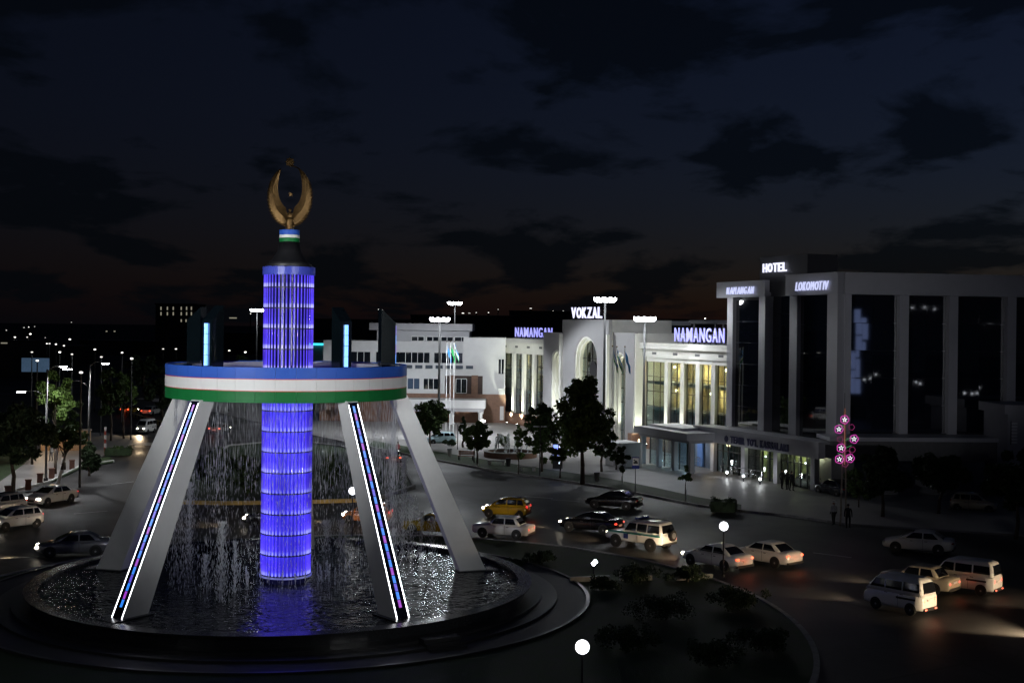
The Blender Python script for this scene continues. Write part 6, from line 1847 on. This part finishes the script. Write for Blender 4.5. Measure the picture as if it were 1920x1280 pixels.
    for sgn in (1, -1):
        part('hl', 'headlight', lambda: MB().ball((0, 0, 0), 1, 12, 8, (.14, .2, hh / 2 + .02)), (M_head if headlamps else M_heado) if lights else M_heado, root, (xf - .13, sgn * yl, hz), True)
        part('tl', 'tail_light', lambda: MB().ball((0, 0, 0), 1, 12, 8, (.1, .15, th / 2 + .01)), (M_tailh if brake else M_tail) if lights else M_tailo, root, (xr + .07, sgn * (yl + .06), tz), True)
        part('mirror', 'mirror', lambda: MB().ball((0, 0, 0), 1, 8, 6, (.09, .1, .07)), paint_m, root, (gi(gh[0][0] + .1)[2] - .25, sgn * (W2 + .04), gh[0][0] + .12), True)
        for hx in (-.45, .45):
            part('handle', 'door_handle', lambda: MB().box(-.09, .09, -.015, .015, -.015, .015), M_trim, root, (hx - .1, sgn * (W2 + .0), st[4][2] - .13))
        part('seam', 'door_seam', lambda: MB().box(-.008, .008, -.004, .004, -.3, .3), M_trim, root, (-.34, sgn * (W2 - .002), .62))
    part('plate', 'number_plate', lambda: MB().box(-.012, .012, -.24, .24, -.06, .06), M_plate, root, (xr - .03 - (.0 if kind != 'suv' else 0.02), 0, st[0][2] - .12 if kind != 'van' else .8))
    part('bump', 'bumper', lambda: MB().box(-.05, .05, -W2 + .12, W2 - .12, -.07, .07), M_trim, root, (xr + (.03 if kind != 'van' else -.02), 0, .36 if kind != 'suv' else .5))
    part('grille', 'grille', lambda: MB().box(-.03, .03, -.3, .3, -.07, .07), M_trim, root, (xf + .0, 0, hz - .14))
    if kind == 'van':
        part('trimline', 'side_trim', lambda: MB().box(-.55, .55, -.012, .012, -.05, .05), M_trim, root, (-.8, W2 + .004, .8))
        part('trimline', 'side_trim', None, M_trim, root, (-.8, -W2 - .004, .8))
        for sgn in (1, -1):
            part('rtl', 'fog_light', lambda: MB().box(-.02, .02, -.09, .09, -.03, .03), M_tailh if lights else M_tailo, root, (xr - .06, sgn * .45, .36))
    if lights and beam and headlamps:
        lamp('headlight_beam', 'SPOT', (xf + .12, 0, hz), beam * 1.5, (1.0, 0.74, 0.46), root, 0.12, aim=(xf + 12, 0, hz - .9), size=70, blend=0.8)
    if lights:
        lamp('tail_glow', 'POINT', (xr - .3, 0, tz - .1), 1.2 if not brake else 3, (1.0, 0.12, 0.04), root, 0.15)
    return root
P_w = paint('white', (0.72, 0.72, 0.71)); P_si = paint('silver', (0.45, 0.45, 0.46), 0.5); P_bk = paint('black', (0.008, 0.008, 0.01)); P_y = paint('yellow', (0.34, 0.24, 0.02)); P_gr = paint('grey', (0.22, 0.22, 0.23), 0.4)
P_be = paint('beige', (0.55, 0.48, 0.36)); P_dk = paint('dark_blue', (0.02, 0.025, 0.04))
car('hatch', 949, 968, 166, P_y, 'yellow hatchback at the far side of the roundabout', beam=500)
car('boxy', 944, 1006, 160, P_w, 'boxy white sedan behind the rear right leg', beam=500)
car('sedan', 1108, 996, 152, P_bk, 'black sedan in front of the white patrol car', beam=500)
suv = car('suv', 1201, 1026, 140, P_w, 'white patrol off-roader with green stripe and spare wheel', 'patrol_car', beam=500)
car('sedan', 1343, 1062, 131, P_w, 'white sedan right behind the globe lamp post', brake=True, beam=700)
car('sedan', 1436, 1056, 131, P_w, 'white sedan on the outer lane, right of the globe lamp', brake=True, beam=700)
car('van', 1686, 1143, 131, P_w, 'white microvan nearest the camera with brightly lit rear', 'van', 'van', brake=True, beam=500)
car('van', 1812, 1108, 139, P_w, 'white microvan at the right with its dark side trim showing', 'van', 'van', beam=300)
car('boxy', 1724, 1106, 137, P_be, 'pale sedan between the two white microvans', beam=300)
car('sedan', 1722, 1034, 156, P_w, 'unlit white sedan parked in the dark behind the vans', lights=False)
car('hatch', 1826, 958, -24, P_be, 'beige hatchback in the dark before the hotel', lights=False, beam=0, group='parked cars')
car('sedan', 1520, 916, 112, P_gr, 'grey sedan parked before the hotel, nearest the lobby', lights=False, group='parked cars')
car('sedan', 1566, 928, 112, P_dk, 'dark sedan parked before the hotel beside the flower pole', lights=False, group='parked cars')
car('hatch', 826, 832, 200, paint('pale_blue', (0.4, 0.55, 0.6)), 'pale blue small car half hidden behind the tree at the annex', lights=False, group='parked cars')
# a car just outside the picture follows the vans
car('sedan', 0, 0, 131, P_gr, 'grey sedan following the nearest microvan, outside the right edge', pt=Vector((26.9, 58.4, 0)), beam=2400)
car('sedan', 0, 0, 138, P_w, 'white sedan following the second microvan, outside the right edge', pt=Vector((32.2, 64.6, 0)), beam=1000)
car('sedan', 1150, 952, 158, P_bk, 'unlit black sedan at the kerb of the grass strip', lights=False, group='parked cars')
# left
LC = 'cars on the left road'
car('sedan', 96, 944, 248, P_w, 'white sedan with bright headlights beside the bollards', group=LC, beam=500)
car('hatch', 28, 990, 232, P_w, 'white hatchback with bright headlights at the left edge', group=LC, beam=500)
car('hatch', 2, 962, 240, P_si, 'silver hatchback cut by the left edge', group=LC, beam=300)
car('sedan', 138, 1040, 196, P_gr, 'grey sedan leaving the roundabout beside the rear left leg', group=LC, beam=300)
car('van', 274, 812, -98, P_w, 'white van coming with headlights on behind the zebra crossing', 'van', 'van', group=LC, beam=900)
car('hatch', 243, 776, 80, P_y, 'yellow taxi driving away beyond the striped divider', group=LC, brake=True, beam=0)
car('sedan', 284, 778, 82, P_w, 'white car driving away beside the yellow taxi', group=LC, brake=True, beam=0)
car('sedan', 412, 812, 84, P_gr, 'dark car with red tail lights behind the falling water', group=LC, brake=True, beam=0)
# behind the water
BC = 'cars behind the fountain'
car('sedan', 516, 985, 182, P_gr, 'grey car half hidden behind the blue column', group=BC, beam=700)
car('hatch', 688, 980, 176, paint('orange', (0.5, 0.2, 0.08)), 'orange hatchback behind the front right leg', group=BC, beam=700)
car('boxy', 812, 1000, 165, P_y, 'yellow sedan between the two right legs', group=BC, beam=500)
car('sedan', 735, 868, 100, P_gr, 'far car with red tail lights between the right legs', group=BC, brake=True, beam=0)
# follow-up car lights the patrol car from behind; extras of the patrol car
M_teal = mat('teal_stripe', (0.02, 0.16, 0.14), 0.4, var=0)
for sgn in (1, -1):
    MB().box(-2.1, 1.9, -.006, .006, -.05, .05).build('side_stripe', M_teal, suv, (0, sgn * .912, 1.02))
    MB().box(-.18, .18, -.006, .006, -.16, .16).build('door_badge', mat('badge_navy', (0.02, 0.03, 0.12), 0.4, var=0), suv, (.55, sgn * .91, .8))
sw_ = MB().lathe([(.2, -.1), (.34, -.1), (.36, 0), (.34, .1), (.2, .1)], 20); sw_.v = [(z, x, y) for x, y, z in sw_.v]
sw_ = sw_.build('spare_wheel', M_tyre, suv, (-2.36, -.15, 1.02))
rr_ = MB().lathe([(.2, -.12), (.2, .06)], 16); rr_.v = [(z, x, y) for x, y, z in rr_.v]; rr_.build('rim', M_rim, sw_)
for sgn in (1, -1):
    MB().box(-.14, .14, -.24, .24, 0, .14).build('beacon', mat('beacon_dark', (0.02, 0.03, 0.12), 0.1, var=0), suv, (-.1, sgn * .36, 1.9))
MB().box(-.05, .05, -.62, .62, -.06, 0).build('beacon_bar', M_trim, suv, (-.1, 0, 1.9))
for sgn in (1, -1):
    MB().tube((-1.9, sgn * .6, 1.88), (-.1, sgn * .6, 1.88), .025, n=6).build('roof_rail', M_rim, suv)
# taxi plates on two yellow cars
